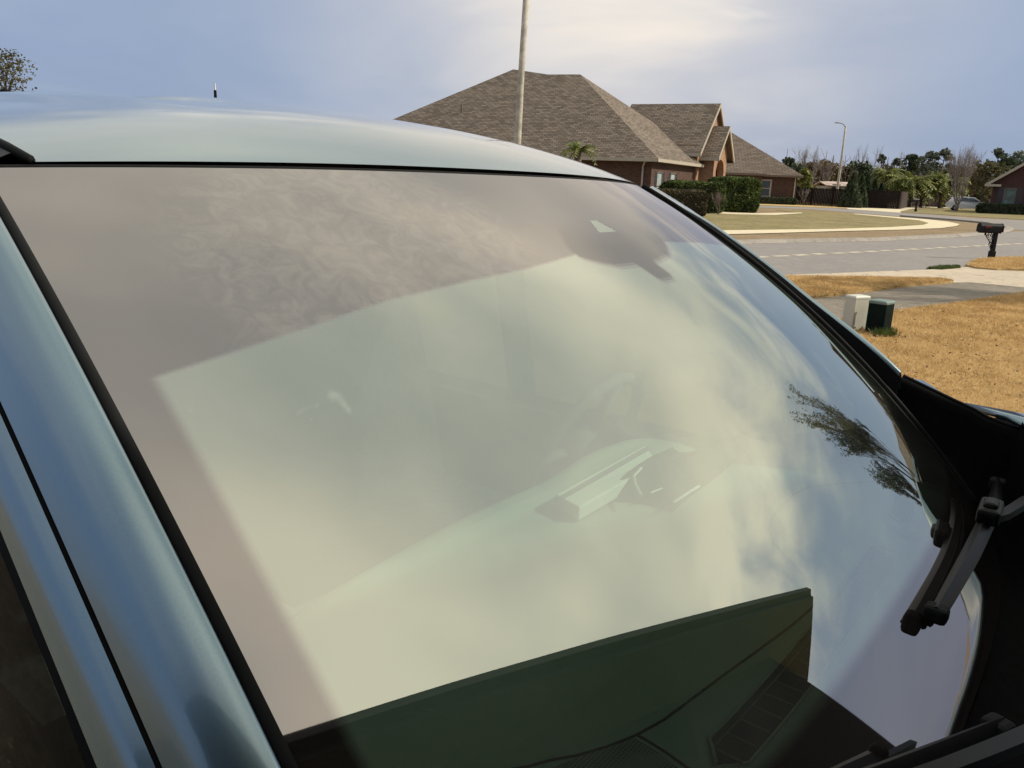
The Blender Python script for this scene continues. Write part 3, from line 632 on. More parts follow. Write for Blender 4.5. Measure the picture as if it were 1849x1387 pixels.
# ------------------------------------------------------------------ FENCES, SHED
def plank_fence(name, a, b, h, mat, label, n, ridge=.12):
    t = thing(name, label, 'fence', a); d = b - a; L = d.length; dn = d.normalized(); rz = math.atan2(dn.y, dn.x)
    r = random.Random(int(L * 10)); mb = MB(); k = int(L / .16)
    for i in range(k):
        c = dn * ((i + .5) * L / k); hh = h * r.uniform(.975, 1.015); mb.box((c.x, c.y, hh / 2), (L / k * .93, .03, hh), rz)
    mb.build('planks', mat, t)
    for i in range(n + 1):
        c = dn * (i * L / n) + Vector((-dn.y, dn.x, 0)) * .08; pb_ = MB(); pb_.box((c.x, c.y, h * .5), (.11, .11, h * 1.02), rz); pb_.build('post', mat, t)
    return t
fa, fb = gx(1428, 93), gx(1624, 89.5)
plank_fence('wood_fence', fa, fb, 1.95, M['fence'], 'dark stained wooden fence behind the street lamp', 5)
plank_fence('wood_fence', fb + Vector((.3, .2, 0)), gx(1650, 112), 1.9, M['fence_raw'], 'paler return of the wooden fence running back from the dark one', 5)
plank_fence('wood_fence', gx(1650, 112.5) + Vector((.1, 0, 0)), gx(1800, 120), 2.0, M['fence_raw'], 'weathered grey fence behind the white car', 8)
sb = gx(1493, 108); sh = thing('shed', 'low pale shed with a patchy white and red roof behind the fence', 'shed', sb)
mb = MB(); mb.box((3.2, 2.5, 1.15), (6.2, 4.5, 2.3)); mb.build('wall', simple('pale_siding', (.36, .33, .27), .8), sh)
mb = MB(); mb.add([(-.2, .0, 2.34), (6.6, .0, 2.34), (6.6, 2.6, 2.85), (-.2, 2.6, 2.85), (6.6, 5, 2.34), (-.2, 5, 2.34)], [(0, 1, 2, 3), (3, 2, 4, 5)]); mb.build('roof', simple('patched_metal_roof', (.50, .46, .40), .5, scale=1.1, c2=(.32, .15, .11)), sh, solid=.12)
mb = MB(); mb.box((1.2, .2, 2.1), (1.1, .06, .9)); mb.build('window', M['paneD'], sh)
sb = gx(1665, 126); sh = thing('shed', 'long low building with a red roof showing over the grey fence', 'shed', sb)
mb = MB(); mb.box((4, 2, 1.3), (8, 4, 2.6)); mb.build('wall', M['brick_red'], sh)
mb = MB(); mb.add([(-.3, -.3, 2.6), (8.3, -.3, 2.6), (8.3, 2, 3.3), (-.3, 2, 3.3), (8.3, 4.3, 2.6), (-.3, 4.3, 2.6)], [(0, 1, 2, 3), (3, 2, 4, 5)]); mb.build('roof', simple('red_metal_roof', (.35, .13, .10), .6), sh, solid=.08)

# ------------------------------------------------------------------ POLES, LAMP, MAILBOXES, HYDRANT
def street_lamp(loc, H, rb, rtp, az, label, arm=True, n=10):
    t = thing('street_lamp', label, 'street lamp', loc, az); mb = MB()
    mb.tube([(0, 0, -.1), (0, 0, H * .3), (0.02, 0, H * .6), (0, 0, H)], [rb, rb * .88, (rb + rtp) * .42, rtp], n); mb.build('pole', M['concrete_pole'], t, smooth=True, uv=False)
    if arm:
        mb = MB(); mb.tube([(0, 0, H - .15), (-.35, 0, H + .2), (-.9, 0, H + .35)], [.05, .045, .04], 6); mb.build('arm', M['bark_grey'], t, smooth=True, uv=False)
        mb = MB(); mb.box((-1.15, 0, H + .34), (.7, .26, .13), taper=.35); mb.build('lamp_head', M['bark_grey'], t, bevel=.03)
    return t
street_lamp(g(1508, 370.5), 9.3, .19, .11, R(10), 'leaning pale street lamp on the grass in front of the dark wooden fence')
pl_ = street_lamp(g(926, 391), 10.5, .19, .15, R(180), 'tall pale pole rising out of the top of the photo before the big roof')

pl_.rotation_euler = (0, R(1.6), R(0)); pl_.children[1].rotation_euler = (0, 0, R(180)); pl_.children[2].rotation_euler = (0, 0, R(180))
def mailbox(loc, H, rz, label, fancy=True, s=1.0):
    t = thing('mailbox', label, 'mailbox', loc, rz); zb_ = H - .26 * s
    mb = MB(); mb.box((0, 0, (zb_ + .05) / 2 - .05), (.10 * s, .10 * s, zb_ + .1)); mb.box((0, 0, .12), (.14 * s, .14 * s, .24)); mb.build('post', M['black'], t, bevel=.008)
    # body: arched tunnel along x
    L = .60 * s; Wb_ = .2 * s; hb = .13 * s; prof = [(-Wb_ / 2, 0), (Wb_ / 2, 0), (Wb_ / 2, hb)] + [(Wb_ / 2 * math.cos(a), hb + Wb_ / 2 * math.sin(a)) for a in np.linspace(.3, math.pi - .3, 7)] + [(-Wb_ / 2, hb)]
    n = len(prof); mb = MB(); xs = (-L * .80, L * .20)
    mb.add([(x, p[0], zb_ + p[1]) for x in xs for p in prof], [tuple(range(n)), tuple(range(2 * n - 1, n - 1, -1))] + [(i, (i + 1) % n, n + (i + 1) % n, n + i) for i in range(n)])
    mb.build('box', M['black'], t, bevel=.006)
    for x, nm in ((-L * .80 - .012, 'door'), (L * .20 + .012, 'back_cap')):
        mb = MB(); mb.add([(x + dx, p[0] * 1.08, zb_ - .006 + p[1] * 1.05) for dx in (-.012, .012) for p in prof], [tuple(range(n)), tuple(range(2 * n - 1, n - 1, -1))] + [(i, (i + 1) % n, n + (i + 1) % n, n + i) for i in range(n)]); mb.build(nm, M['black'], t)
    mb = MB(); mb.box((-L * .48, -Wb_ / 2 - .012, zb_ + .14 * s), (.17 * s, .01, .035 * s)); mb.box((-L * .60, -Wb_ / 2 - .014, zb_ + .14 * s), (.06 * s, .01, .06 * s)); mb.build('flag', M['red'], t)
    mb = MB(); mb.box((-L * .3, 0, zb_ - .02), (L * .96, Wb_ * .8, .03)); 
    if fancy:
        def ring(cx, cz, r_, a0=0, a1=6.2832, th=.009):
            mb.tube([(cx + r_ * math.cos(a), 0, cz + r_ * math.sin(a)) for a in np.linspace(a0, a1, 16)], th * s, 5)
        ring(-.16 * s, zb_ - .12 * s, .085 * s); ring(-.16 * s, zb_ - .12 * s, .045 * s, 0, 5.0); ring(-.11 * s, zb_ - .10 * s, .03 * s); ring(-.21 * s, zb_ - .09 * s, .028 * s)
        ring(-.09 * s, zb_ - .25 * s, .035 * s); ring(-.10 * s, zb_ - .34 * s, .045 * s, .5, 5.6); ring(-.075 * s, zb_ - .42 * s, .025 * s)
        mb.tube([(-.30 * s, 0, zb_ - .03), (-.26 * s, 0, zb_ - .12 * s), (-.17 * s, 0, zb_ - .23 * s), (-.12 * s, 0, zb_ - .30 * s), (-.05 * s, 0, zb_ - .46 * s)], .011 * s, 5)
        mb.box((-.29 * s, 0, zb_ - .07 * s), (.05 * s, .02, .06 * s))
    mb.build('bracket', M['black'], t); return t
mailbox(g(1789, 469), 1.02, R(4), 'black mailbox with scrolled bracket on the golden grass at the road')
mailbox(g(1653, 382.5), 1.3, R(20), 'small dark mailbox on the far corner lawn beside the driveway', False, 1.3)
hy = g(1527, 372); t = thing('fire_hydrant', 'small dark fire hydrant at the foot of the cone shaped shrubs', 'hydrant', hy)
mb = MB(); mb.tube([(0, 0, 0), (0, 0, .08), (0, 0, .09), (0, 0, .55), (0, 0, .62), (0, 0, .75)], [.2, .2, .13, .13, .17, .05], 10); mb.build('barrel', M['black'], t)
mb = MB(); mb.tube([(-.24, 0, .45), (.24, 0, .45)], .08, 8); mb.tube([(0, -.24, .42), (0, 0, .42)], .1, 8); mb.build('nozzle', simple('pale_cap', (.3, .32, .3)), t)

# ------------------------------------------------------------------ UTILITY PEDESTALS
def pedestal(loc, rz, w, d, h, mat, label, capmat, cham=.0, curve=0):
    t = thing('utility_pedestal', label, 'utility box', loc, rz)
    def ring_(k, z): return [(-w / 2 * k, -d / 2 * k + cham * k, z), (-w / 2 * k + cham * k, -d / 2 * k, z), (w / 2 * k - cham * k, -d / 2 * k, z), (w / 2 * k, -d / 2 * k + cham * k, z), (w / 2 * k, d / 2 * k - cham * k, z), (w / 2 * k - cham * k, d / 2 * k, z), (-w / 2 * k + cham * k, d / 2 * k, z), (-w / 2 * k, d / 2 * k - cham * k, z)]
    def hull(rs):
        b = MB(); vs = [p for r_ in rs for p in r_]; n = 8; fs = [tuple(range(n - 1, -1, -1)), tuple(range(n * (len(rs) - 1), n * len(rs)))]
        for i in range(len(rs) - 1): fs += [(i * n + k, i * n + (k + 1) % n, (i + 1) * n + (k + 1) % n, (i + 1) * n + k) for k in range(n)]
        b.add(vs, fs); return b
    hull([ring_(1.0, .015), ring_(1.0, h * .93)]).build('cabinet', mat, t, bevel=.008)
    hull([ring_(1.03, h * .90), ring_(1.03, h * .955), ring_(.93, h * .985), ring_(.55, h)]).build('lid', capmat, t, bevel=.006)
    return t
M['box_white'] = simple('pale_cabinet_paint', (.56, .55, .46), .5, var=.06, scale=4)
M['box_green'] = simple('dark_green_cabinet_paint', (.005, .012, .010), .75, spec=.08, var=.3, scale=5)
M['box_green_top'] = simple('pale_green_lid', (.16, .22, .20), .6, var=.2)  # lid paler than the cabinet
pw, pg_ = g(1540, 600), g(1585, 611)
pedestal(pw, R(24), .245, .17, .47, M['box_white'], 'off-white utility box, left of the dark green one', M['box_white'], .004)
pedestal(pg_ + Vector((.03, .1, 0)), R(42), .235, .22, .455, M['box_green'], 'dark green utility box with a paler top standing against the off-white one', M['box_green_top'], .012)
t = g(1568, 603); ct = thing('cable_box', 'tiny grey cable terminal between the off-white and dark green utility boxes', 'cable box', t)
mb = MB(); mb.box((0, 0, .06), (.07, .05, .12)); mb.tube([(0, -.03, .10), (.04, -.04, .12), (.03, -.03, .0)], .006, 5); mb.build('case', simple('grey_plastic', (.13, .14, .15)), ct, bevel=.005)
wc = g(1597, 612)
r_ = np.random.default_rng(5)
o = blades('weeds', [(wc.x - .22, wc.y - .16), (wc.x + .10, wc.y - .12), (wc.x + .12, wc.y + .12), (wc.x - .10, wc.y + .05)], 420, .05, M['weed'], .10, .009, 8); o['label'] = 'green weeds at the foot of the dark green utility box'; o['category'] = 'weeds'

# ------------------------------------------------------------------ HEDGES AND SHRUBS
c_ = g(1328, 383.5); hedge('hedge', c_ + Vector((0, 1.1, 0)), R(6), 3.3, 2.4, 2.35, 'tall glossy green boxy hedge, right end of the row before the house', 'leaf_hedge', 11000, .16, 2)
c_ = gx(1252, 53); hedge('hedge', c_, R(3), 4.0, 1.6, 1.95, 'long lower green hedge between the entry and the tall boxy hedge', 'leaf_hedge', 8000, .15, 3)
c_ = gx(1222, 46); hedge('hedge', c_, R(2), 3.3, 1.5, 1.45, 'clipped brownish hedge nearest the windscreen edge', 'leaf_brown', 9000, .10, 4)
c_ = gx(1397, 91); hedge('hedge', c_, R(0), 5.2, .9, .75, 'low dark foundation shrubs under the white double window', 'leaf_dark', 3500, .16, 5)
c_ = gx(1815, 84); hedge('hedge', c_, R(0), 5.0, 1.2, 1.0, 'dark foundation shrubs along the red brick house', 'leaf_dark', 3500, .18, 6)
t = thing('agave_plant', 'pointed strap leaved plant just beyond the windscreen edge', 'plant', gx(1243, 37)); mb = MB(); r = random.Random(4)
for i in range(22):
    a = r.uniform(0, 6.28); L = r.uniform(.6, 1.0); d = Vector((math.cos(a), math.sin(a), 0)); s_ = Vector((-d.y, d.x, 0)) * .06; rise = r.uniform(.25, 1.0)
    pts = [d * (L * f * .85) + Z * (L * rise * f - L * .45 * f * f) for f in (0, .35, .7, 1)]
    mb.add([pts[0] - s_ * .6, pts[0] + s_ * .6, pts[1] + s_, pts[1] - s_, pts[2] + s_ * .8, pts[2] - s_ * .8, pts[3]], [(0, 1, 2, 3), (3, 2, 4, 5), (5, 4, 6)])
mb.build('leaves', M['leaf_palm'], t, uv=False)
palm(gx(1040, 43), 3.2, 1.3, 'small palm with broad green fronds in front of the large brick house', seed=3, n=22)
bare_tree(gx(1300, 51), 1.5, 'low leafless reddish shrub in front of the tall boxy hedge', seed=11, rad=.02, depth=3, stems=4, name='bare_shrub', mat='bark')
bare_tree(gx(1452, 92), 2.0, 'leafless pale shrub against the left end of the dark fence', seed=12, rad=.03, depth=3, stems=4, name='bare_shrub', mat='bark_grey')
for i, (px, Y, H, W_) in enumerate(((1538, 88, 3.5, 2.3), (1553, 90, 3.3, 1.8), (1563, 91.5, 3.6, 1.7), (1577, 93.8, 3.0, 1.4), (1590, 94.2, 2.6, 1.5))):
    lab = ['broadest dark cone shaped shrub, nearest the hydrant', 'second dark cone shrub, right behind the broadest cone', 'tallest slim dark cone shrub of the fence group', 'small dark cone top over the fence, fourth from the lamp', 'smallest dark cone top over the fence, rightmost of its group'][i]
    r = np.random.default_rng(20 + i); n = 2200; z = r.random(n) ** 1.3; a = r.uniform(0, 6.283, n); q = W_ / 2 * (1 - z ** 1.4) * (1 - r.exponential(.12, n).clip(0, .7))
    t = thing('conifer_shrub', lab, 'shrub', gx(px, Y), 0, 'cone shaped shrubs by the fence')
    P = np.stack([np.cos(a) * q, np.sin(a) * q, .05 + z * H], 1); aa = r.normal(size=(n, 3)) * .09; bb = r.normal(size=(n, 3)) * .09; aa[:, 2] = abs(aa[:, 2]) * 2
    V = np.stack([P - aa, P + bb, P + aa, P - bb], 1); np_mesh('foliage', V.reshape(-1, 3), np.arange(n * 4).reshape(-1, 4), M['leaf_dark'], t, 4)
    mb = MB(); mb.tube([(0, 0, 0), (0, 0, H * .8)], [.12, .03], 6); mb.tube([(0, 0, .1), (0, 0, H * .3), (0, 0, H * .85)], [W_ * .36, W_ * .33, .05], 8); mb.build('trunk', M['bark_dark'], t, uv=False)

# ------------------------------------------------------------------ TREES
TG = 'trees beyond the fences'
def topH(px, py, Y): return at(px, py, Y).z
bare = [(1463, 258, 125, .5, 'pale bare tree with a rounded crown, leftmost bare one above the shed', 5), (1552, 256, 122, .55, 'broad bare tree with reddish twigs just right of the street lamp', 4), (1490, 281, 130, .5, 'brown bare tree between the pale bare tree and the street lamp', 4),
        (1742, 255, 110, .6, 'tall bare tree with thin upright twigs behind the white car', 5), (1610, 296, 135, .5, 'thin low bare tree left of the palms', 3), (1520, 285, 132, .5, 'thin bare tree directly behind the lamp pole', 3), (1575, 290, 135, .5, 'thin bare trees right of the broad reddish one', 3), (1765, 285, 118, .6, 'bare tree nearest the red brick house', 4)]
for i, (px, py, Y, sp, lab, dep) in enumerate(bare):
    bare_tree(gx(px, Y), topH(px, py, Y), lab, TG, 100 + i, .2, .16, dep, sp, 'bark_grey' if i % 2 == 0 else 'bark', 1, None, 0, .1, .2)
bare_tree(g(1727, 381.5), 7.0, 'bare multi-stemmed tree on the corner lawn before the white car', None, 131, .12, .11, 4, .33, 'bark_grey', 5, None, 0, .1, .6, kids=(2, 3))
bare_tree(g(1767, 383.5), 2.6, 'thin bare sapling on the lawn in front of the white car', None, 132, .4, .05, 2, .5, 'bark', 1, name='sapling')
bare_tree(g(1701, 374), 3.2, 'thin bare sapling by the driveway before the grey fence', None, 134, .35, .05, 3, .6, 'bark', 1, name='sapling')
for i, (px, py, Y, W_, lab) in enumerate(((1587, 281, 140, 3, 'slender dark pine between the bare trees'), (1657, 284, 138, 4.5, 'pine with open crown left of the tallest pine'), (1672, 275, 142, 5.5, 'wide pine with clumped crown just left of the tallest one'), (1697, 269, 135, 4.5, 'tallest pine with a round tuft on a bare stem'), (1791, 270, 140, 4.5, 'thin pine with one side branch left of the red house'), (1828, 278, 135, 6, 'spreading pine right above the red house roof edge'), (1845, 283, 130, 6, 'pine partly hidden by the red house roof'), (1612, 286, 150, 3, 'faint slender pine left of the dark evergreen'))):
    pine_tree(gx(px, Y), topH(px, py, Y), W_, lab, TG, 200 + i, 420 if W_ > 4 else 220, .55)
for i, (px, py, Y, W_, leaf, lab) in enumerate(((1422, 286, 118, 3.5, 'leaf_dark', 'dark evergreen at the end of the second roof'), (1435, 296, 116, 3.5, 'leaf_pine', 'bluish evergreen beside the second roof'), (1449, 306, 104, 2.6, 'leaf_palm', 'bright green bushy tree at the corner of the second house'), (1546, 292, 118, 4.5, 'leaf_dark', 'dark rounded evergreen under the broad bare tree'),
        (1634, 277, 132, 4.5, 'leaf_dark', 'tall dense dark evergreen left of the open pines'), (1480, 290, 134, 6, 'leaf_rust', 'rusty leaved tree behind the shed'), (1503, 296, 138, 6, 'leaf_rust', 'rusty leaved tree left of the lamp pole'), (1527, 298, 136, 5, 'leaf_olive', 'dull green tree right of the lamp pole'), (1776, 290, 116, 7.5, 'leaf_olive', 'yellow green tree behind the white car'), (1717, 300, 122, 6, 'leaf_olive', 'yellowish tree above the red shed roof'), (1806, 280, 130, 5, 'leaf_dark', 'dark evergreen left of the red house roof'),
        (1756, 300, 125, 6, 'leaf_rust', 'rusty brown tree behind the bare lawn tree'), (1600, 302, 130, 6, 'leaf_olive', 'dull green tree behind the left palm'), (1575, 306, 128, 6, 'leaf_olive', 'dull green tree over the cone shrubs'), (1456, 292, 138, 5, 'leaf_rust', 'brown leaved tree below the pale bare crown'))):
    bushy_tree(gx(px, Y), topH(px, py, Y), W_, lab, TG, 300 + i, leaf, 1300, .42, .12, .15)
for i, (px, Y, H, L, lab) in enumerate(((1640, 104, 2.6, 3.3, 'left one of the two big bushy palms behind the grey fence'), (1666, 108, 2.9, 3.0, 'middle bushy palm between the two largest palms'), (1700, 106, 2.8, 3.6, 'right one of the two big bushy palms behind the grey fence'), (1597, 108, 4.0, 2.2, 'slim palm to the left of the bushy palms'))):
    palm(gx(px, Y), H, L, lab, 'palms behind the grey fence', 400 + i, 90)
# far woods reading as one mass
r = np.random.default_rng(9); cs = []; rs = []
for i in range(150):
    px = r.uniform(1150, 2300); Y = r.uniform(150, 175); p = gx(px, Y); hgt = topH(px, r.uniform(294, 312) + (px - 1600) * .036, Y)
    for k in range(2): cs.append((p.x + r.uniform(-3, 3), p.y, r.uniform(.6, 1) * hgt - 1)); rs.append((r.uniform(1.5, 3.5), 2, r.uniform(1.5, 2.5)))
    cs.append((p.x, p.y, 1.5)); rs.append((4, 2, 2.2))
V, F = leafcloud(r, cs, rs, 34000, .5); o = struct(np_mesh('woods', V, F, M['leaf_woods'], None, 4), 'stuff', 'far mixed woods closing the view behind the fences', 'woods')
mb = MB(); r = random.Random(8)
for i in range(260):
    p = gx(r.uniform(1180, 2100), r.uniform(145, 165)); H = r.uniform(5, 9); mb.tube([p, p + Vector((r.uniform(-.5, .5), 0, H))], [.14, .04], 4)
    for k in range(3):
        z_ = H * r.uniform(.4, .9); mb.tube([p + Z * z_, p + Vector((r.uniform(-1.5, 1.5), r.uniform(-1, 1), z_ + r.uniform(.5, 2)))], [.06, .02], 3)
struct(mb.build('wood_stems', M['bark_grey'], uv=False), 'stuff', 'grey stems standing in the far woods', 'woods')
# tree at the left edge and the trees mirrored in the glass
bushy_tree(at(8, 150, 26) * 1 - Z * at(8, 150, 26).z, topH(30, 88, 26), 2.6, 'small leafy tree behind the car roof at the top left', None, 501, 'leaf_olive', 2600, .075, .4, .05, gaps=14)
def az(a, D): return Vector((math.sin(R(a)) * D, math.cos(R(a)) * D, 0))
for i, (a, D, H, lab, lf) in enumerate(((48.5, 20, 7.6, 'tall thin twiggy tree seen mirrored in the windscreen', 'leaf_pine'), (51.3, 18, 4.6, 'dark bare tree mirrored low in the windscreen beside the twiggy one', 'twig_dark'))):
    bare_tree(az(a, D), H, lab, 'trees seen only in the windscreen reflection', 520 + i, .15, .12, 5 if i == 0 else 4, .45, 'bark_dark', 1, lf, 20000 if i == 0 else 5000, .05, .35, kids=(2, 4))
# neighbouring house mirrored at the far edge of the glass
nb = az(50, 62); h5 = thing('brick_house', 'neighbouring house seen mirrored at the far edge of the windscreen', 'house', nb, R(-35))
mb = MB(); mb.box((0, 5, 1.45), (16, 10, 2.9)); mb.build('wall', M['brick_tan'], h5)
mb = MB(); mb.add([(-8.5, -.5, 2.92), (8.5, -.5, 2.92), (8.5, 10.5, 2.92), (-8.5, 10.5, 2.92), (-3.5, 5, 5.2), (3.5, 5, 5.2)], [(0, 1, 5, 4), (1, 2, 5), (2, 3, 4, 5), (3, 0, 4)]); mb.build('roof', M['shingle'], h5)
for x in (-5, -1.5, 2.5): window_part(h5, Vector((x, -.02, 1.5)), Vector((1, 0, 0)), Vector((0, -1, 0)), 1.2, 1.5, M['trim'], M['paneD'])

# ------------------------------------------------------------------ FAR WHITE CAR
def far_car(loc, rz, label):
    t = thing('parked_car', label, 'car', loc, rz)
    wht = simple('white_paint', (.82, .82, .82), .3, coat=.6, var=.03)
    prof = [(-2.1, .35), (2.1, .35), (2.2, .6), (2.05, .9), (1.15, 1.02), (.45, 1.5), (-.9, 1.58), (-1.75, 1.45), (-2.15, 1.0), (-2.2, .6)]
    n = len(prof); mb = MB(); vs = []
    for y, k in ((-.88, 1), (.88, 1)): vs += [(p[0], y * (1 if p[1] < 1.05 else .82), p[1]) for p in prof]
    mb.add(vs, [tuple(range(n)), tuple(range(2 * n - 1, n - 1, -1))] + [(i, (i + 1) % n, n + (i + 1) % n, n + i) for i in range(n)]); mb.build('body', wht, t, bevel=.05)
    gl = simple('car_glass', (.03, .05, .06), .08, spec=.9)
    for s in (-1, 1):
        mb = MB(); y0, y1 = s * .885, s * .745
        mb.poly([(-1.75, y0 * .97, 1.08), (.95, y0 * .97, 1.08), (.40, y1, 1.45), (-.9, y1, 1.5), (-1.6, y1, 1.4)]); mb.build('side_window', gl, t, solid=.02)
    mb = MB(); mb.poly([(1.2, -.7, 1.06), (1.2, .7, 1.06), (.52, .62, 1.48), (.52, -.62, 1.48)]); mb.build('windscreen', gl, t, solid=.02)
    mb = MB(); mb.poly([(-2.14, -.68, 1.08), (-2.14, .68, 1.08), (-1.83, .6, 1.42), (-1.83, -.6, 1.42)]); mb.build('rear_window', gl, t, solid=.02)
    for s in (-1, 1):
        mb = MB(); mb.box((-2.12, s * .72, 1.0), (.14, .2, .34)); mb.build('tail_light', M['red'], t)
    for x in (-1.35, 1.35):
        for s in (-1, 1):
            mb = MB(); mb.tube([(x, s * .72, .34), (x, s * .9, .34)], .34, 18); wh = mb.build('wheel', M['black'], t)
            mb = MB(); mb.tube([(x, s * .9, .34), (x, s * .91, .34)], .2, 12); mb.build('rim', simple('alloy', (.4, .4, .42), .35, .8), wh)
    return t
far_car(gx(1752, 93), R(-22), 'white hatchback parked on the far driveway behind the bare lawn tree')
# ------------------------------------------------------------------ NEAR CAR
BZ = 1.0952           # height of the windscreen base
car = thing('parked_car', 'metallic blue grey car filling the foreground, seen across its windscreen', 'car', CARO, CARROT)
WBa, WTa, BBa, BTa, RRa, ZTa, CTa, KKa, PWa, KNa = .74691, .69030, .10523, .11365, .78624, .59655, .01321, .05086, 2.645, .01374
def gs(u, v, lift=0.0):
    s = 1 - abs(u) ** PWa; xb = BBa * s; xt = -RRa + BTa * s; b = 4 * v * (1 - v) * KKa
    p = Vector((xb * (1 - v) + xt * v + b * .55, (WBa * (1 - v) + WTa * v) * u + 4 * v * (1 - v) * KNa * u, v * (ZTa + CTa * s) + b * .83))
    return p + Vector((.6, 0, .8)) * lift + Vector((0, 0, BZ))
cosr, sinr = math.cos(-CARROT), math.sin(-CARROT)
def w2c(v): x, y = v.x - CARO.x, v.y - CARO.y; return Vector((x * cosr - y * sinr, x * sinr + y * cosr, v.z))
camc = w2c(CAM)
def cp(px, py, z):        # point of the car at height z above the windscreen base
    d = pixdir(px, py); t = (BZ + z - CAMZ) / d.z; return w2c(CAM + d * t)

# paint
def paint_mat():
    m, t, o = newmat('blue_grey_metallic_paint'); p = t.n('ShaderNodeTexCoord').outputs['Object']
    fl = t.noise(p, 900, 2, .5); du = t.noise(p, 14, 5, .6)
    cl = t.mix(t.ramp(fl, .3, .7), c4(.165, .245, .29), c4(.185, .268, .312))
    b = pbsdf(t, o, cl, .24, .85, .5, 1.0)
    t.inp(b.inputs['Coat Roughness'], t.ramp(du, .3, .7, .03, .10)); return m
M['carpaint'] = paint_mat()
M['rubber'] = simple('black_rubber', (.006, .0065, .007), .7, spec=.12, var=.2, scale=30)
M['plastic'] = simple('black_textured_plastic', (.004, .004, .0045), .85, spec=.03, var=.2, scale=60, bstr=.05)
M['plastic_glossy'] = simple('satin_black_plastic', (.004, .004, .005), .4, spec=.12, var=.2, scale=60)
M['greytrim'] = simple('grey_roof_moulding', (.05, .05, .055), .7, spec=.2, var=.15, scale=80, bstr=.05)
# windscreen glass with printed black border
def inside(u, v, poly):
    c = False; n = len(poly)
    for i in range(n):
        x1, y1 = poly[i]; x2, y2 = poly[(i + 1) % n]
        if (y1 > v) != (y2 > v) and u < (x2 - x1) * (v - y1) / (y2 - y1) + x1: c = not c
    return c
TOPB = [(-1.01, .631), (-.94, .656), (-.82, .681), (-.69, .706), (-.59, .725), (-.4, .744), (-.24, .756), (-.06, .775), (.36, .788), (.59, .775), (.95, .744), (1.01, .74)]
HOUS = [(-.06, .79), (-.06, .775), (-.05, .763), (-.01, .75), (.04, .738), (.12, .738), (.14, .7), (.15, .694), (.2, .694), (.215, .705), (.2, .738), (.26, .744), (.31, .75), (.35, .769), (.38, .80), (.38, .844), (.31, .881), (.25, .894), (.1, .881), (-.02, .84)]
QUAD = [(.145, .858), (.17, .858), (.20, .823), (.12, .823)]
def topb(u):
    for a, b in zip(TOPB, TOPB[1:]):
        if a[0] <= u <= b[0]: return a[1] + (b[1] - a[1]) * (u - a[0]) / (b[0] - a[0])
    return .74
def sst(x, a, b): x = min(1, max(0, (x - a) / (b - a))); return x * x * (3 - 2 * x)
NU, NV = 520, 300
us = np.linspace(-1, 1, NU); vs_ = np.linspace(0, 1, NV)
rows = []; frit = []; hous = []
for v in vs_:
    rows.append([gs(u, v) for u in us])
    for u in us:
        f = sst(v, topb(u) - .004, topb(u) + .003); f = max(f, sst(-u, .938, .955), sst(u, .955, .97), 1 - sst(v, .138 - .02 * u * u, .158 - .02 * u * u))
        h = (sum(inside(u + du, v + dv, HOUS) for du in (-.006, 0, .006) for dv in (-.006, 0, .006)) / 9.0 if -.09 < u < .41 and .67 < v < .92 else 0.0) * (1 - sst(v, .775, .875))
        fh = h > .001
        if inside(u, v, QUAD): f = 0.0; h = 0.0
        elif h > 0.001 and v < topb(u) + .006: f = max(f, min(1.0, h * 1.15))
        frit.append(f); hous.append(h)
mb = MB(); mb.grid(rows)
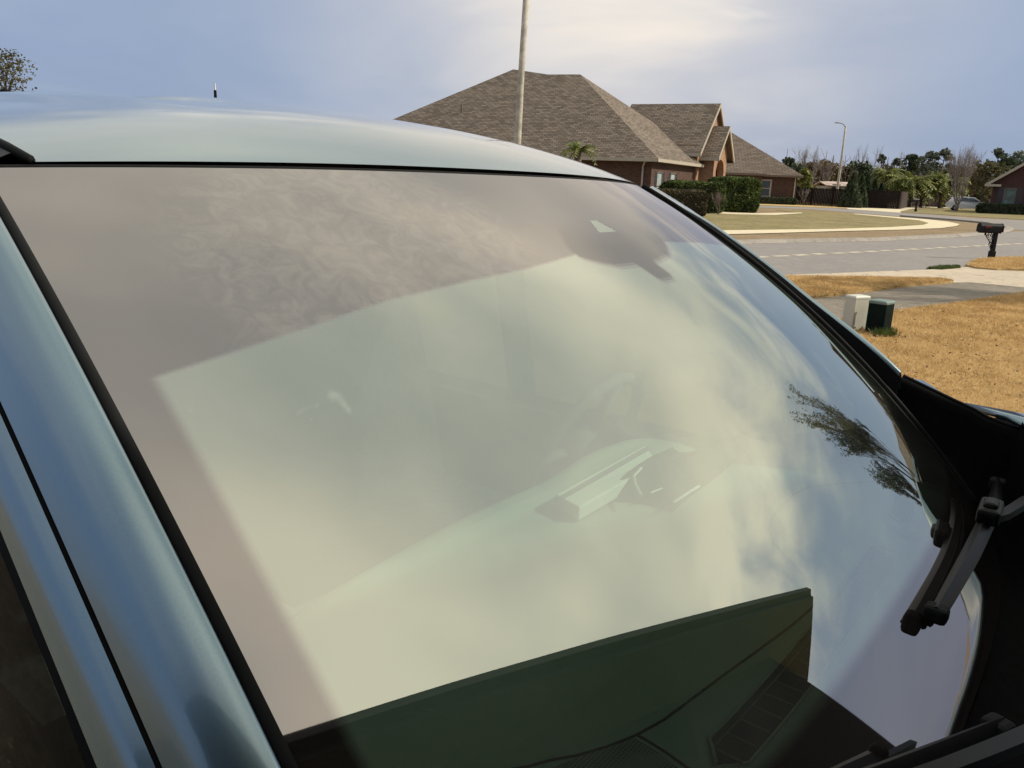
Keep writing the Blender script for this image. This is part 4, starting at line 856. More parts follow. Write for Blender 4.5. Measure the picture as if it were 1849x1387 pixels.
def glass_mat():
    m, t, o = newmat('tinted_windscreen_glass')
    fa_ = t.n('ShaderNodeAttribute', attribute_name='frit').outputs['Fac']; ha = t.n('ShaderNodeAttribute', attribute_name='housing').outputs['Fac']
    p = t.n('ShaderNodeTexCoord').outputs['Object']
    fr = t.n('ShaderNodeFresnel'); fr.inputs[0].default_value = 1.45
    wob = t.noise(p, 1.6, 2, .5); bp = t.n('ShaderNodeBump'); t.link(wob, bp.inputs['Height']); bp.inputs['Strength'].default_value = .08; bp.inputs['Distance'].default_value = .02
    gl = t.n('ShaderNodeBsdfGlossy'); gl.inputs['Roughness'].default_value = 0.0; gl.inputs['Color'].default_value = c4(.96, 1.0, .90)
    t.link(bp.outputs[0], gl.inputs['Normal'])
    gl2 = t.n('ShaderNodeBsdfGlossy'); gl2.inputs['Roughness'].default_value = 0.02; gl2.inputs['Color'].default_value = c4(.95, .90, .88); t.link(bp.outputs[0], gl2.inputs['Normal'])
    tr = t.n('ShaderNodeBsdfTransparent'); tr.inputs[0].default_value = c4(.74, .93, .80)
    # thin dusty film scattering daylight, added to brighten the clear glass
    dust = t.n('ShaderNodeBsdfDiffuse'); dust.inputs[0].default_value = c4(.50, .54, .48)
    dn1 = t.ramp(t.noise(p, 5, 6, .65), .3, .75, .03, .09)
    # dried rain spots and wiper smears in the dust
    vo = t.n('ShaderNodeTexVoronoi'); vo.inputs['Scale'].default_value = 55; t.link(p, vo.inputs['Vector'])
    spots = t.math('MULTIPLY', t.ramp(vo.outputs['Distance'], .10, .05), t.ramp(t.noise(p, 7, 2, .5), .5, .62))
    ring_c = t.vmath('DISTANCE', p, (-.20, -.62, 1.25)); arc = t.noise(t.math('MULTIPLY', ring_c, 1.0), 60, 3, .6)
    smear = t.math('MULTIPLY', t.ramp(arc, .5, .75), t.ramp(t.noise(p, 3, 2, .5), .5, .7))
    dn = t.math('ADD', dn1, t.math('ADD', t.math('MULTIPLY', spots, .12), t.math('MULTIPLY', smear, .09)))
    md = t.n('ShaderNodeMixShader'); t.link(dn, md.inputs[0]); t.link(tr.outputs[0], md.inputs[1]); t.link(dust.outputs[0], md.inputs[2])
    k = t.math('ADD', t.math('MULTIPLY', fr.outputs[0], .80), .385, clamp=True)  # mirror share raised over clear glass, standing in for light through it
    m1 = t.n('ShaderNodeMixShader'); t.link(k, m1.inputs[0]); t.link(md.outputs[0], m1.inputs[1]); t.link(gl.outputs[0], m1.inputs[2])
    # dried water mark left in the dust near the upper passenger corner
    wm = t.ramp(t.vmath('DISTANCE', p, tuple(gs(-.50, .80))), .30, .20)
    wn = t.noise(p, 26, 6, .7, 1.5); wm = t.math('MULTIPLY', wm, t.ramp(wn, .35, .70, .25, 1.0))
    bk = t.n('ShaderNodeBsdfDiffuse'); t.link(t.mix(t.math('MULTIPLY', wm, .16), t.mix(ha, c4(.014, .012, .012), c4(.010, .010, .012)), c4(.55, .50, .40)), bk.inputs[0])
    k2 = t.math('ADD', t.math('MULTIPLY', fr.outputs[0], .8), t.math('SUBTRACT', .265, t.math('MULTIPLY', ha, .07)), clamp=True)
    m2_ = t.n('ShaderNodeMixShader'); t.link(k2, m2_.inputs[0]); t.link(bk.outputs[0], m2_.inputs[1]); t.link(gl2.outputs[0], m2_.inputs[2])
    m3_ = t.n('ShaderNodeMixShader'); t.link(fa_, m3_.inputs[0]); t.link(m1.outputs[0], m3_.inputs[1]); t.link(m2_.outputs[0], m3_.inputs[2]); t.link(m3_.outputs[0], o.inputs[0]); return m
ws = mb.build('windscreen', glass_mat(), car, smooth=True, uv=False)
for nm, dat in (('frit', frit), ('housing', hous)):
    at_ = ws.data.attributes.new(nm, 'FLOAT', 'POINT'); at_.data.foreach_set('value', np.array(dat, dtype=np.float32))

# roof panel
def roofp(u, s, lift=0.0):
    h = gs(u, 1.0); gg = 1 - math.exp(-s / .2); c = 1 - u * u
    # long shallow ribs running back along the panel
    rib = 0.0
    for uc, wd_, hh in ((-.55, .13, .017), (-.12, .15, .017), (.30, .15, .017), (.66, .12, .014)):
        k = sst(s, .30, .75); rib += hh * k * math.exp(-((u - uc) / wd_) ** 6)
    edge = sst(abs(u), .93, 1.0) * .012
    return Vector((h.x - s, h.y * (1 + .03 * gg), h.z + .0015 + .0045 * gg + .056 * gg + .058 * c * gg + rib - edge - .04 * max(0, s - 1.2) ** 2 + lift))
ss = [0, .004, .012, .025] + list(np.linspace(.04, 2.6, 110))
mb = MB(); ru = list(np.linspace(-.925, 1, 110)); mb.grid([[roofp(u, s + .0125) for u in ru] for s in ss]); mb.build('roof', M['carpaint'], car, smooth=True, uv=False, solid=0.0)
mb = MB(); mb.grid([[roofp(u, s + .04, -.035) for u in np.linspace(-1, 1, 20)] for s in np.linspace(.05, 2.5, 20)]); mb.build('headliner', simple('grey_headliner', (.05, .048, .045), .9), car, smooth=True, uv=False)
mb = MB(); mb.tube([gs(u, 1.0) + Vector((-.0065, 0, -.003)) for u in np.linspace(-1, .97, 60)], .006, 8); mb.build('header_seal', M['rubber'], car, smooth=True, uv=False)
# moulding in the roof ditch on the near side and the strip outside it
def dit(s, u0): return roofp(u0, s)
mb = MB(); sp_ = np.linspace(.02, 2.5, 50); mb.grid([[roofp(-.935 - .0 * s, s + .02, .002) + Vector((0, 0, 0)), roofp(-1.0, s + .02, -.006), roofp(-1.0, s + .02) + Vector((0, -.03, -.02)), roofp(-1.0, s + .02) + Vector((0, -.05, -.09))] for s in sp_]); mb.build('roof_rail', M['greytrim'], car, smooth=True, uv=False)
mb = MB(); mb.tube([roofp(-.93, s + .015, .0) for s in np.linspace(0, 2.5, 50)], .006, 6); mb.build('roof_moulding', M['rubber'], car, smooth=True, uv=False)
mb = MB(); mb.grid([[roofp(1.0, s + .02), roofp(1.0, s + .02) + Vector((0, .03, -.02)), roofp(1.0, s + .02) + Vector((0, .05, -.09))] for s in sp_]); mb.build('roof_rail', M['carpaint'], car, smooth=True, uv=False)
fx = camc.x - 2.72; qf = Vector((fx, 0, 0)); dfn = pixdir(22, 176); zf = CAMZ + dfn.z / math.hypot(dfn.x, dfn.y) * math.hypot(qf.x - camc.x, qf.y - camc.y)
mb = MB()
mb.tube([Vector((fx + .10, 0, zf - .10)), Vector((fx + .06, 0, zf - .05)), Vector((fx + .02, 0, zf - .015)), Vector((fx - .03, 0, zf + .012)), Vector((fx - .05, 0, zf + .014))], [.05, .04, .028, .014, .005], 12); mb.build('fin_antenna', M['plastic'], car, smooth=True, uv=False)
def at_z(px, py, q):
    d = pixdir(px, py); return CAMZ + d.z / math.hypot(d.x, d.y) * math.hypot(q.x - camc.x, q.y - camc.y)
mp = Vector((camc.x - 2.27, .40, 0)); zr = at_z(403, 186, mp); mb = MB(); mb.tube([(mp.x, mp.y, zr - .12), (mp.x, mp.y, zr + .01), (mp.x, mp.y, zr + .035)], [.004, .0045, .004], 8); ms = mb.build('mast_antenna', M['rubber'], car); mb = MB(); mb.tube([(mp.x, mp.y, zr + .035), (mp.x, mp.y, zr + .055)], [.003, .002], 8); mb.build('mast_tip', simple('bright_tip', (.7, .7, .7), .3), ms)

# pillars: strips lofted along the glass edges
def pillar_rows(side, prof, vr): return [[gs(side, v) + Vector((p[2] if len(p) > 2 else 0, side * p[0], p[1])) for p in prof] for v in vr]
vr = np.linspace(-.03, 1.03, 60)
def gsx(side, v): return gs(side, v)
near_paint = [(.0085, .004), (.0105, .0072), (.014, .0078), (.020, .0070), (.028, .003), (.036, -.005), (.044, -.018), (.051, -.033), (.0565, -.047), (.060, -.056)]
mb = MB(); mb.grid(pillar_rows(-1, near_paint, vr)); mb.build('front_pillar', M['carpaint'], car, smooth=True, uv=False)
mb = MB(); mb.tube([gs(-1, v) + Vector((0, -.003, -.001)) for v in vr], .0062, 8); mb.build('pillar_seal', M['rubber'], car, smooth=True, uv=False)
mb = MB(); mb.grid(pillar_rows(-1, [(.060, -.058), (.055, -.064), (.064, -.064)], vr)); mb.build('door_gap', M['rubber'], car, smooth=True, uv=False)
vr2 = np.linspace(-.25, 1.03, 70)
mb = MB(); mb.grid(pillar_rows(-1, [(.0625, -.062), (.066, -.0655), (.071, -.073), (.078, -.088), (.083, -.103), (.0845, -.109)], vr2)); mb.build('door_frame', M['carpaint'], car, smooth=True, uv=False)
mb = MB(); mb.grid(pillar_rows(1, [(.002, -.004), (.02, -.05), (.075, -.11), (.09, -.14)], vr2)); mb.build('pillar_lining', simple('pillar_lining_grey', (.07, .07, .07), .9), car, smooth=True, uv=False)
mb = MB(); mb.grid(pillar_rows(-1, [(.0845, -.109), (.083, -.118), (.087, -.124)], vr2)); mb.build('window_seal', M['rubber'], car, smooth=True, uv=False)
vf = np.linspace(.262, 1.0, 60)
def farprof(v, w):
    k = .40 + .5 * (1 - sst(v, .40, .90)) + 1.22 * (1 - sst(v, .22, .56))
    k *= 1 - .85 * sst(v, .80, 1.0)
    if w == 0: return [(.0, .0), (.004, .010 * k), (.007, .018 * k), (.010, .0225 * k)]
    return [(.010, .0225 * k), (.013, .026 * k), (.018, .0275 * k), (.030, .022 * k), (.045, .004), (.062, -.03), (.07, -.06)]
for w_, (nm_, mt_) in enumerate((('pillar_shade_face', M['plastic_glossy']), ('front_pillar', M['carpaint']))):  # black inner face: shade on the body-coloured pillar put into its colour
    mb = MB(); mb.grid([[gs(1, v) + Vector((0, p[0], p[1])) for p in farprof(v, w_)] for v in vf]); mb.build(nm_, mt_, car, smooth=True, uv=False)
mb = MB(); mb.tube([gs(1, v) + Vector((0, -.003, .003)) for v in np.linspace(0, 1, 60)], .006, 8); mb.build('pillar_seal', M['rubber'], car, smooth=True, uv=False)
# black trim that carries the far pillar down to the wing
farsil = [(-.189, .225), (-.128, .205), (-.085, .191), (-.048, .180), (-.02, .168), (.02, .160), (.07, .150)]
mb = MB(); rws = []
for (x, z) in farsil:
    # matching glass edge point at same x
    v = 0.0 if x > 0 else max(0.0, min(1, -x / .70)); ge = gs(1, v) if x <= 0 else Vector((x, .76, BZ - .01))
    rws.append([ge, Vector((x, .775, BZ + z * .45)), Vector((x, .785, BZ + z * .9)), Vector((x, .79, BZ + z * .985)), Vector((x, .80, BZ + z)), Vector((x, .822, BZ + z * .99)), Vector((x, .85, BZ + z - .05))])
mb.grid(rws); mb.box((.03, .815, BZ + .055), (.20, .06, .17)); mb.build('pillar_foot', M['plastic'], car, smooth=True, uv=False)
mb = MB(); mb.tube([Vector((x, .812, BZ + z + .001)) for x, z in farsil], .004, 6); mb.build('wing_edge_moulding', M['plastic_glossy'], car, smooth=True, uv=False)
def hoodz(x, y): f = (x - .05) / 1.1; return BZ + .012 + .162 * math.exp(-(max(0, x - .05) / .26) ** 2) * sst(abs(y), .52, .78) - .13 * f * f - .03 * (abs(y) / .85) ** 3 * f + .010 * math.exp(-((abs(y) - .5) / .09) ** 2) * sst(f, .05, .3)
# cowl: black panel from glass base to the bonnet
hoodx = lambda y: .235 - .175 * (min(abs(y), .75) / .75) ** 2.2 - max(0, abs(y) - .75) * 2.2
ys = np.linspace(-.80, .80, 50); rws = []
for f, dz in ((0, -.012), (.05, -.02), (.35, -.045), (.6, -.045), (.85, -.03), (.97, -.012), (1.0, .0), (1.02, .004)):
    row = []
    for y in ys:
        u = y / .747; gx_ = gs(max(-1, min(1, u)), 0).x; row.append(Vector((gx_ + (max(hoodx(y), gx_ + .04) - gx_) * f, y, BZ + dz + (hoodz(hoodx(y), y) - BZ - .012) * f ** 3)))
    rws.append(row)
mb = MB(); mb.grid(rws); cw = mb.build('cowl', M['plastic'], car, smooth=True, uv=False)
# bonnet
rws = []
for f in list(np.linspace(0, 1, 24)):
    rws.append([Vector((hoodx(y) + .012 + (1.12 - .22 * (abs(y) / .85) ** 3 - hoodx(y)) * f, y * 1.05, hoodz(hoodx(y) + (1.1 - hoodx(y)) * f, y))) for y in np.linspace(-.815, .815, 44)])
mb = MB(); mb.grid(rws); mb.build('bonnet', M['carpaint'], car, smooth=True, uv=False, solid=.012)
# flanks, nose and tail
for s in (-1, 1):
    st = [(1.02, .78), (.8, .86), (.4, .89), (0, .895), (-.6, .905), (-1.6, .91), (-2.6, .90), (-3.05, .86), (-3.25, .76)]
    rws = []
    for x, hw in st:
        tz = BZ + (.135 if x > -.0 else (-.03 if x > -2.9 else -.05)); tz = hoodz(max(x, .05), .86) - .01 if x >= 0 else tz
        rws.append([Vector((x, s * (hw - .035), tz)), Vector((x, s * (hw - .012), tz - .02)), Vector((x, s * hw, tz - .12)), Vector((x, s * (hw + .02), BZ - .42)), Vector((x, s * (hw - .01), BZ - .62)), Vector((x, s * (hw - .03), .32))])
    mb = MB(); mb.grid(rws); mb.build('side_panel', M['carpaint'], car, smooth=True, uv=False)
mb = MB(); mb.grid([[Vector((1.02 + .16 * (1 - (y / .78) ** 2) + dx, y, z)) for y in np.linspace(-.78, .78, 16)] for z, dx in ((hoodz(1.15, 0) - .0, -.03), (BZ - .15, .04), (BZ - .4, .06), (.35, .02))]); nose = mb.build('front_bumper', M['carpaint'], car, smooth=True, uv=False)
mb = MB(); mb.box((1.24, 0, BZ - .28), (.03, .9, .2)); mb.build('grille', M['plastic'], car, bevel=.02)
for s in (-1, 1): mb = MB(); mb.box((1.13, s * .58, BZ - .14), (.12, .3, .12), rz=-s * .35); mb.build('headlight', simple('lamp_lens', (.5, .52, .55), .08), car, bevel=.03)
mb = MB(); mb.grid([[Vector((-3.25 - .08 * (1 - (y / .78) ** 2) + dx, y, z)) for y in np.linspace(-.78, .78, 12)] for z, dx in ((roofp(0, 2.5).z - .06, .62), (BZ - .05, .0), (BZ - .4, -.04), (.35, .0))]); mb.build('tailgate', M['carpaint'], car, smooth=True, uv=False)
for x in (.55, -2.35):
    for s in (-1, 1):
        mb = MB(); mb.tube([(x, s * .68, .36), (x, s * .70, .36), (x, s * .90, .36), (x, s * .92, .36)], [.33, .36, .36, .33], 32); wh = mb.build('wheel', M['rubber'], car, smooth=True, auto=40, uv=False)
        mb = MB(); mb.tube([(x, s * .915, .36), (x, s * .925, .36)], [.23, .2], 20)
        for k in range(5): a = k * 1.2566; mb.box((x + .11 * math.cos(a), s * .93, .36 + .11 * math.sin(a)), (.2, .012, .035), M=Matrix.Rotation(-a, 3, 'Y'))
        mb.build('rim', simple('alloy', (.4, .4, .42), .35, .8), wh)
# side windows
for s in (-1, 1):
    rws = []
    for x in np.linspace(-2.75, -.02, 40):
        vv = max(0, min(1.0, -x / .78)); e = gs(s, vv); top = e.z - .118 if x > -.78 else roofp(s, min(2.4, -x - .76)).z - .075; ty = (abs(e.y) + .083) if x > -.78 else abs(roofp(1, min(2.4, -x - .76)).y) + .052
        bz = BZ - .045; rws.append([Vector((x, s * (ty + (.868 - ty) * f + .012 * math.sin(math.pi * f)), top + (bz - top) * f)) for f in (0, .35, .7, 1)] if top > bz else [Vector((x, s * .868, bz)) for f in range(4)])
    mb = MB(); mb.grid(rws)
    m, t, o_ = newmat('side_window_glass'); fr = t.n('ShaderNodeFresnel'); fr.inputs[0].default_value = 1.22; tr = t.n('ShaderNodeBsdfTransparent'); tr.inputs[0].default_value = c4(.10, .11, .11); gl = t.n('ShaderNodeBsdfGlossy'); gl.inputs['Roughness'].default_value = 0; mx = t.n('ShaderNodeMixShader')
    t.link(fr.outputs[0], mx.inputs[0]); t.link(tr.outputs[0], mx.inputs[1]); t.link(gl.outputs[0], mx.inputs[2]); t.link(mx.outputs[0], o_.inputs[0]); mb.build('side_window', m, car, smooth=True, uv=False)
    mb = MB(); mb.grid([[Vector((x, s * .868, BZ - .05)), Vector((x, s * .884, BZ - .04)), Vector((x, s * .89, BZ - .055))] for x in np.linspace(-2.75, -.1, 10)]); mb.build('belt_moulding', M['rubber'], car, uv=False)
    mb = MB(); mb.box((-1.25, s * .80, BZ + .24), (.09, .02, .60), M=Matrix.Rotation(s * .22, 3, 'X')); mb.build('centre_pillar', M['plastic'], car)
    # door mirror
    mb = MB(); mb.tube([(-.30, s * .88, BZ + .01), (-.28, s * .97, BZ + .03)], [.03, .025], 8); mb.tube([(-.24, s * .94, BZ + .07), (-.235, s * .97, BZ + .07), (-.22, s * 1.10, BZ + .075), (-.24, s * 1.13, BZ + .07)], [.03, .085, .09, .05], 14); mb.build('door_mirror', M['carpaint'], car, smooth=True, uv=False) if s == 1 else None

# cabin
CAB = simple('dark_trim_plastic', (.11, .115, .11), .8)
mb = MB(); mb.box((-1.5, 0, .42), (3.3, 1.6, .04)); mb.box((-3.05, 0, .8), (.05, 1.5, .8)); mb.box((.0, 0, .75), (.04, 1.5, .6)); mb.box((-1.5, -.82, .72), (3.1, .04, .64)); mb.box((-1.5, .82, .72), (3.1, .04, .64)); mb.build('cabin', CAB, car)
SEAT = simple('dark_seat_cloth', (.13, .127, .125), .9, var=.3, scale=40)
for s in (-1, 1):
    mb = MB(); mb.box((-1.15, s * .38, .78), (.55, .5, .16)); mb.box((-1.45, s * .38, 1.08), (.13, .5, .66), M=Matrix.Rotation(-.25, 3, 'Y')); st_ = mb.build('seat', SEAT, car, bevel=.05)
    mb = MB(); mb.box((-1.52, s * .38, 1.50), (.10, .26, .19)); mb.build('headrest', SEAT, st_, bevel=.045)
# dashboard
def dashz(x, y):
    z = .034 - .03 * sst(x, -.16, .07) + .014 * sst(x, -.25, -.35) * (1 - sst(x, -.62, -.60))
    hood = math.exp(-((y - .40) / .20) ** 4) * sst(-x, .44, .56) * (1 - sst(-x, .66, .72)) * .03
    scoop = -.014 * sst(-x, .20, .26) * sst(-y, .02, .2) * (1 - sst(-x, .50, .55))
    return BZ + z + hood + scoop
def dash_edge(y): return -.60 - .05 * math.cos(y * 3)
rws = []
for f in list(np.linspace(0, 1, 70)) + [1.03, 1.06, 1.09]:
    row = []
    for y in np.linspace(-.74, .74, 80):
        gx0 = gs(y / .747, 0).x - .02; fx_ = min(f, 1); x = gx0 + (dash_edge(y) - gx0) * fx_; z = dashz(x, y); ex = max(0, f - 1)
        row.append(Vector((x - ex * .5 * (1 - ex * 4), y, z - (ex * 6) ** 1.5 * .2)))
    rws.append(row)
m, t, o_ = newmat('dashboard_plastic'); p = t.n('ShaderNodeTexCoord').outputs['Object']; nz = t.noise(p, 420, 3, .6)
pbsdf(t, o_, t.mix(nz, c4(.185, .24, .205), c4(.24, .30, .26)), .65, spec=.3, bump=nz, bstr=.25, bdist=.001); M['dash'] = m
mb = MB(); mb.grid(rws); dash = mb.build('dashboard', m, car, smooth=True, uv=False)
mb = MB(); mb.box((-.66, 0, BZ - .15), (.06, 1.46, .30)); mb.build('dash_face', CAB, dash)
def dp_(px, py, dz=.0012):
    p = cp(px, py, .03)
    for _ in range(6): z = dashz(p.x, p.y) - BZ; p = cp(px, py, z)
    p.z += dz; return p
def seam(pts, name='seam', r_=.0016, par=dash):
    P = [dp_(*q) for q in pts]; Q = []
    for a, b in zip(P, P[1:]):
        for k in range(4): c = a.lerp(b, k / 4); c.z = dashz(c.x, c.y) + .0006; Q.append(c)
    Q.append(P[-1]); mb = MB(); mb.tube(Q, r_, 5); mb.build(name, M['rubber'], par, uv=False)
seam([(1625, 866), (1560, 871), (1500, 875), (1460, 880), (1432, 894), (1410, 915), (1392, 940), (1388, 960), (1396, 980), (1420, 1008), (1450, 1040), (1466, 1058), (1474, 1075), (1474, 1088), (1462, 1102), (1430, 1130), (1365, 1178), (1300, 1225), (1200, 1300), (1150, 1328), (1100, 1348), (1040, 1366), (960, 1384), (900, 1394)])
seam([(1150, 1328), (1200, 1358), (1240, 1387), (1270, 1405)])
# defroster vents
def vent(y0, y1, xa, xb, n):
    bow = lambda y: .030 * (y + .3) * 1.0 * 0 - .012 * (y - .2) ** 2
    mb = MB(); P = [];
    ysv = np.linspace(y0, y1, 24)
    def X(y, f): return xa + (xb - xa) * f + .03 * 0 + (gs(y / .747, 0).x - .105) * .75
    rows_ = []
    for y in ysv:
        e = min(1, math.sqrt(max(0, min(y - y0, y1 - y)) / .02)) * .5
        rows_.append([Vector((X(y, .5 + (f - .5) * 2 * e), y, dashz(X(y, f), y) + .0015)) for f in (0, 1)])
    mb.grid(rows_); v_ = mb.build('defroster_vent', M['rubber'], dash, uv=False)
    mb = MB(); rim = [r__[0] + Vector((0, 0, .001)) for r__ in rows_] + [r__[1] + Vector((0, 0, .001)) for r__ in rows_[::-1]]; rim.append(rim[0]); mb.tube(rim, .0022, 5)
    mb.build('vent_rim', M['dash'], v_, uv=False)
    mb = MB()
    for i in range(n):
        y = y0 + (y1 - y0) * (i + .6) / n; mb.box(((X(y, .2) + X(y, .95)) / 2, y, dashz(X(y, .5), y) + .003), (abs(X(y, .95) - X(y, .2)), .0022, .003))
    for f in (.22,): mb.tube([Vector((X(y, f), y, dashz(X(y, f), y) + .004)) for y in np.linspace(y0 + .02, y1 - .02, 20)], .0013, 4)
    mb.build('vent_slat', simple('vent_slats', (.10, .09, .08), .6), v_, uv=False)
vent(-.325, .352, -.095, -.050, 21); vent(.475, .69, -.085, -.045, 7)
mb = MB(); rws = []
for i in range(9):
    a = math.pi * i / 8; rws.append([Vector((-.068 - .026 * math.cos(a) * math.sin(math.pi * (k + .3) / 8.6), .435 + .018 * (k - 4) / 4, BZ + .030 + .010 * math.sin(a) * math.sin(math.pi * (k + .3) / 8.6))) for k in range(9)])
mb.grid(rws); mb.build('light_sensor', M['dash'], dash, smooth=True, uv=False)
# speaker grille: pierced plate near the passenger corner
m, t, o_ = newmat('speaker_mesh'); p = t.n('ShaderNodeTexCoord').outputs['Object']; vo = t.n('ShaderNodeTexVoronoi'); vo.inputs['Scale'].default_value = 260; vo.inputs['Randomness'].default_value = .0; t.link(p, vo.inputs['Vector'])
pbsdf(t, o_, t.mix(t.ramp(vo.outputs['Distance'], .25, .4), c4(.01, .01, .01), c4(.15, .165, .155)), .6)
P = [dp_(x, y, .0022) for x, y in ((985, 1395), (1040, 1372), (1100, 1352), (1146, 1336), (1190, 1362), (1225, 1390), (1225, 1420), (985, 1420))]; mb = MB(); mb.poly(P); mb.build('speaker_grille', m, dash, uv=False)
# steering wheel and column behind the instrument hood
wc_ = Vector((-.76, .46, BZ + .02)); ax = Vector((-.9, 0, .42)).normalized(); e1v = Vector((0, 1, 0)); e2v = ax.cross(e1v)
mb = MB(); mb.tube([wc_ + (e1v * math.cos(a) + e2v * math.sin(a)) * .185 for a in np.linspace(0, 6.2832, 40)], .014, 8)
mb.box(wc_, (.05, .14, .10), M=Matrix.Rotation(.4, 3, 'Y'))
for a in (0, math.pi, -math.pi / 2): mb.tube([wc_, wc_ + (e1v * math.cos(a) + e2v * math.sin(a)) * .18], .014, 6)
mb.tube([wc_, wc_ - ax * .2], .05, 8); mb.build('steering_wheel', CAB, car, smooth=True, uv=False)
# rear view mirror behind the glass
mb = MB(); mb.box((-.64, .07, BZ + .515), (.02, .22, .05)); mb.tube([(-.64, .07, BZ + .52), (-.66, .07, BZ + .575)], .01, 6); mb.build('interior_mirror', M['plastic'], car, bevel=.01)

# things lying on the dashboard
def onc(name, label, cat):
    e = thing(name, label, cat); e.location = CARO; e.rotation_euler = (0, 0, CARROT); return e
def q3(px, py, dz): 
    p = cp(px, py, .04)
    for _ in range(5): p = cp(px, py, dashz(p.x, p.y) - BZ + dz)
    return p
t_ = onc('carton', 'long flat pale carton lying on the dashboard behind the glass', 'carton')
a_, b_, c_, d_ = q3(1002, 893, .03), q3(1165, 803, .03), q3(1188, 836, .03), q3(1046, 916, .03)
mb = MB(); lo = [v - Z * .026 for v in (a_, b_, c_, d_)]; hi = [a_, b_, c_, d_]; mb.add(lo + hi, [(3, 2, 1, 0), (4, 5, 6, 7), (0, 1, 5, 4), (1, 2, 6, 5), (2, 3, 7, 6), (3, 0, 4, 7)]); mb.build('case', simple('pale_card', (.62, .62, .60), .6, var=.03), t_, bevel=.003)
mb = MB(); s1, s2 = a_.lerp(d_, .2), b_.lerp(c_, .12); s3, s4 = b_.lerp(c_, .34), a_.lerp(d_, .40); mb.poly([v + Z * .0015 for v in (s1, s2, s3, s4)]); mb.build('stripe', simple('grey_stripe', (.16, .17, .17), .6), t_)
t_ = onc('folded_cap', 'crumpled dark cloth cap with a pale strap on the dashboard', 'cap')
pts = [(1098, 893), (1122, 872), (1142, 850), (1165, 836), (1192, 833), (1215, 842), (1240, 841), (1262, 830), (1300, 826), (1325, 812), (1350, 793), (1356, 800), (1340, 815), (1322, 830), (1300, 848), (1268, 872), (1240, 893), (1215, 914), (1190, 905), (1155, 899), (1120, 896)]
ring = [q3(x, y, .012) for x, y in pts]; cen = sum(ring, Vector()) / len(ring); r = random.Random(2); rws = [[v - Z * .011 for v in ring + ring[:1]], ring + ring[:1]]
for f, hh in ((.85, .022), (.6, .034), (.35, .030), (.12, .034)): rws.append([cen.lerp(v, f) + Z * (hh * r.uniform(.75, 1.15)) for v in ring] ); rws[-1].append(rws[-1][0])
mb = MB(); mb.grid(rws); mb.build('cloth', simple('dark_cloth', (.022, .022, .026), .85, var=.35, scale=60, bstr=.3), t_, smooth=True, uv=False)
mb = MB(); mb.tube([q3(x, y, .034) for x, y in ((1158, 845), (1144, 860), (1147, 874), (1158, 895))], .003, 5); mb.tube([q3(x, y, .03) for x, y in ((1175, 890), (1195, 882))], .002, 5); mb.tube([q3(x, y, .03) for x, y in ((1215, 908), (1250, 885), (1262, 878))], .003, 5); mb.build('strap', simple('pale_strap', (.6, .6, .58), .6), t_, uv=False)

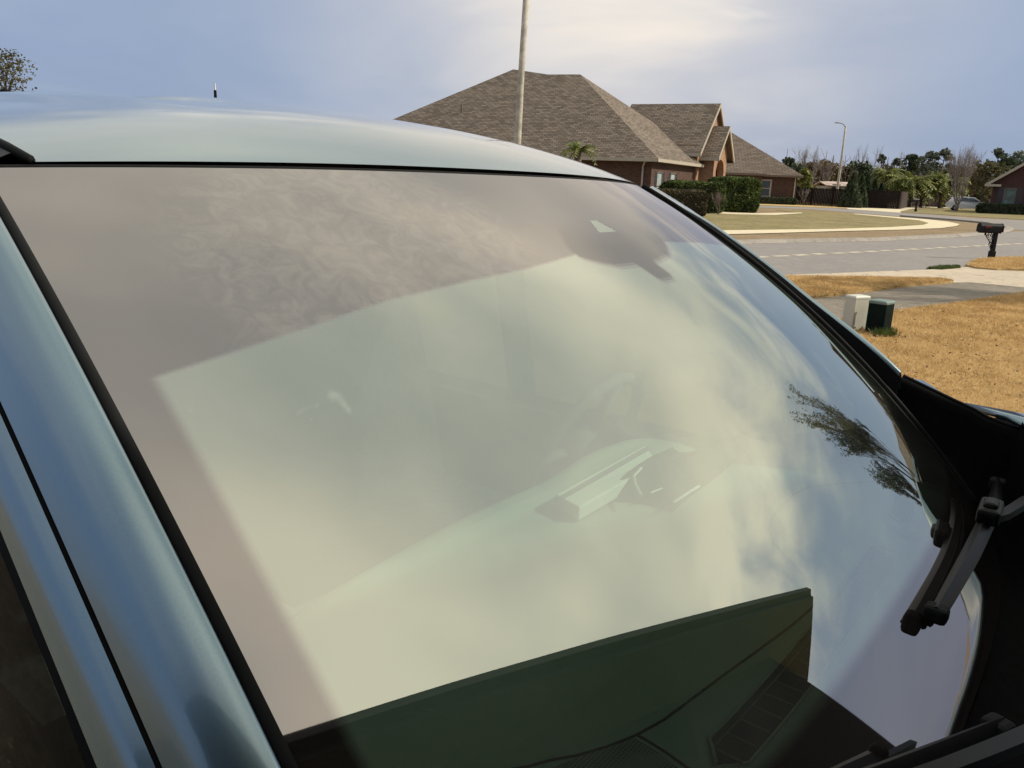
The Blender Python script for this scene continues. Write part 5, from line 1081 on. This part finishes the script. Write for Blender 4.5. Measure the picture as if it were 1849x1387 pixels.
# wipers
def wiper(label, P, arm, tipcap, clip=None, nm='wiper'):
    """children of the car: blade, spine, arm"""
    mb = MB(); rows_ = []
    for i, p in enumerate(P):
        d = (P[min(i + 1, len(P) - 1)] - P[max(i - 1, 0)]).normalized(); sd = d.cross(Z).normalized()
        if sd.x < 0: sd = -sd
        k = .62 + .30 * math.sin(math.pi * i / (len(P) - 1))
        rows_.append([p + sd * a * k + Z * b for a, b in ((-.010, -.008), (-.012, .002), (-.004, .011), (.001, .013), (.010, .007), (.016, -.001), (.013, -.010), (-.010, -.010))])
    rows_ = [r__ + [r__[0]] for r__ in rows_]; mb.grid(rows_); bl = mb.build('wiper_blade', M['plastic_glossy'], car, smooth=True, auto=35, uv=False)
    mb = MB(); mb.tube([p + Z * -.014 + Vector((-.004, 0, 0)) for p in P], .004, 5); mb.build('rubber_lip', M['rubber'], bl, uv=False)
    for e, q in ((P[0], P[1]), (P[-1], P[-2])):
        d = (q - e).normalized(); mb = MB(); mb.box(e + d * .008, (.026, .028, .022), rz=math.atan2(d.y, d.x)); mb.build('end_cap', M['rubber'], bl, bevel=.006)
    if clip is not None:
        c, d = clip; mb = MB(); mb.box(c + Z * .012, (.075, .034, .026), rz=math.atan2(d.y, d.x)); mb.box(c + Z * .026, (.04, .022, .012), rz=math.atan2(d.y, d.x)); mb.build('clip', M['plastic_glossy'], bl, bevel=.006)
    mb = MB(); rows_ = []
    for i, p in enumerate(arm):
        d = (arm[min(i + 1, len(arm) - 1)] - arm[max(i - 1, 0)]).normalized(); sd = d.cross(Z).normalized(); wdt = .009 + .004 * i / len(arm)
        rr__ = [p + sd * a * wdt + Z * b for a, b in ((-1, -.004), (-.8, .006), (.8, .006), (1, -.004))]; rows_.append(rr__ + [rr__[0]])
    mb.grid(rows_); mb.build('wiper_arm', M['plastic_glossy'], car, smooth=True, auto=35, uv=False)
def lerp_path(pts, n=14):
    out_ = []; 
    for i in range(n):
        f = i / (n - 1) * (len(pts) - 1); k = min(int(f), len(pts) - 2); out_.append(pts[k].lerp(pts[k + 1], f - k))
    return out_
P1 = lerp_path([cp(1688, 1112, .092), cp(1720, 1056, .092), cp(1752, 998, .09), cp(1785, 930, .085), cp(1797, 895, .078), cp(1801, 872, .072)])
a1 = lerp_path([cp(1783, 940, .105), cp(1815, 930, .10), cp(1860, 900, .09), cp(1930, 880, .07), cp(2050, 880, .03)], 10)
wiper('', P1, a1, None, (cp(1785, 936, .094), (P1[9] - P1[8]).normalized()))
P2_ = lerp_path([cp(1380, 1500, .075), cp(1500, 1432, .085), cp(1600, 1395, .085), cp(1700, 1356, .08), cp(1808, 1313, .07)])
a2 = lerp_path([cp(1620, 1420, .09), cp(1720, 1385, .09), cp(1820, 1345, .08), cp(1900, 1310, .07), cp(2000, 1270, .05)], 10)
wiper('', P2_, a2, None, None)
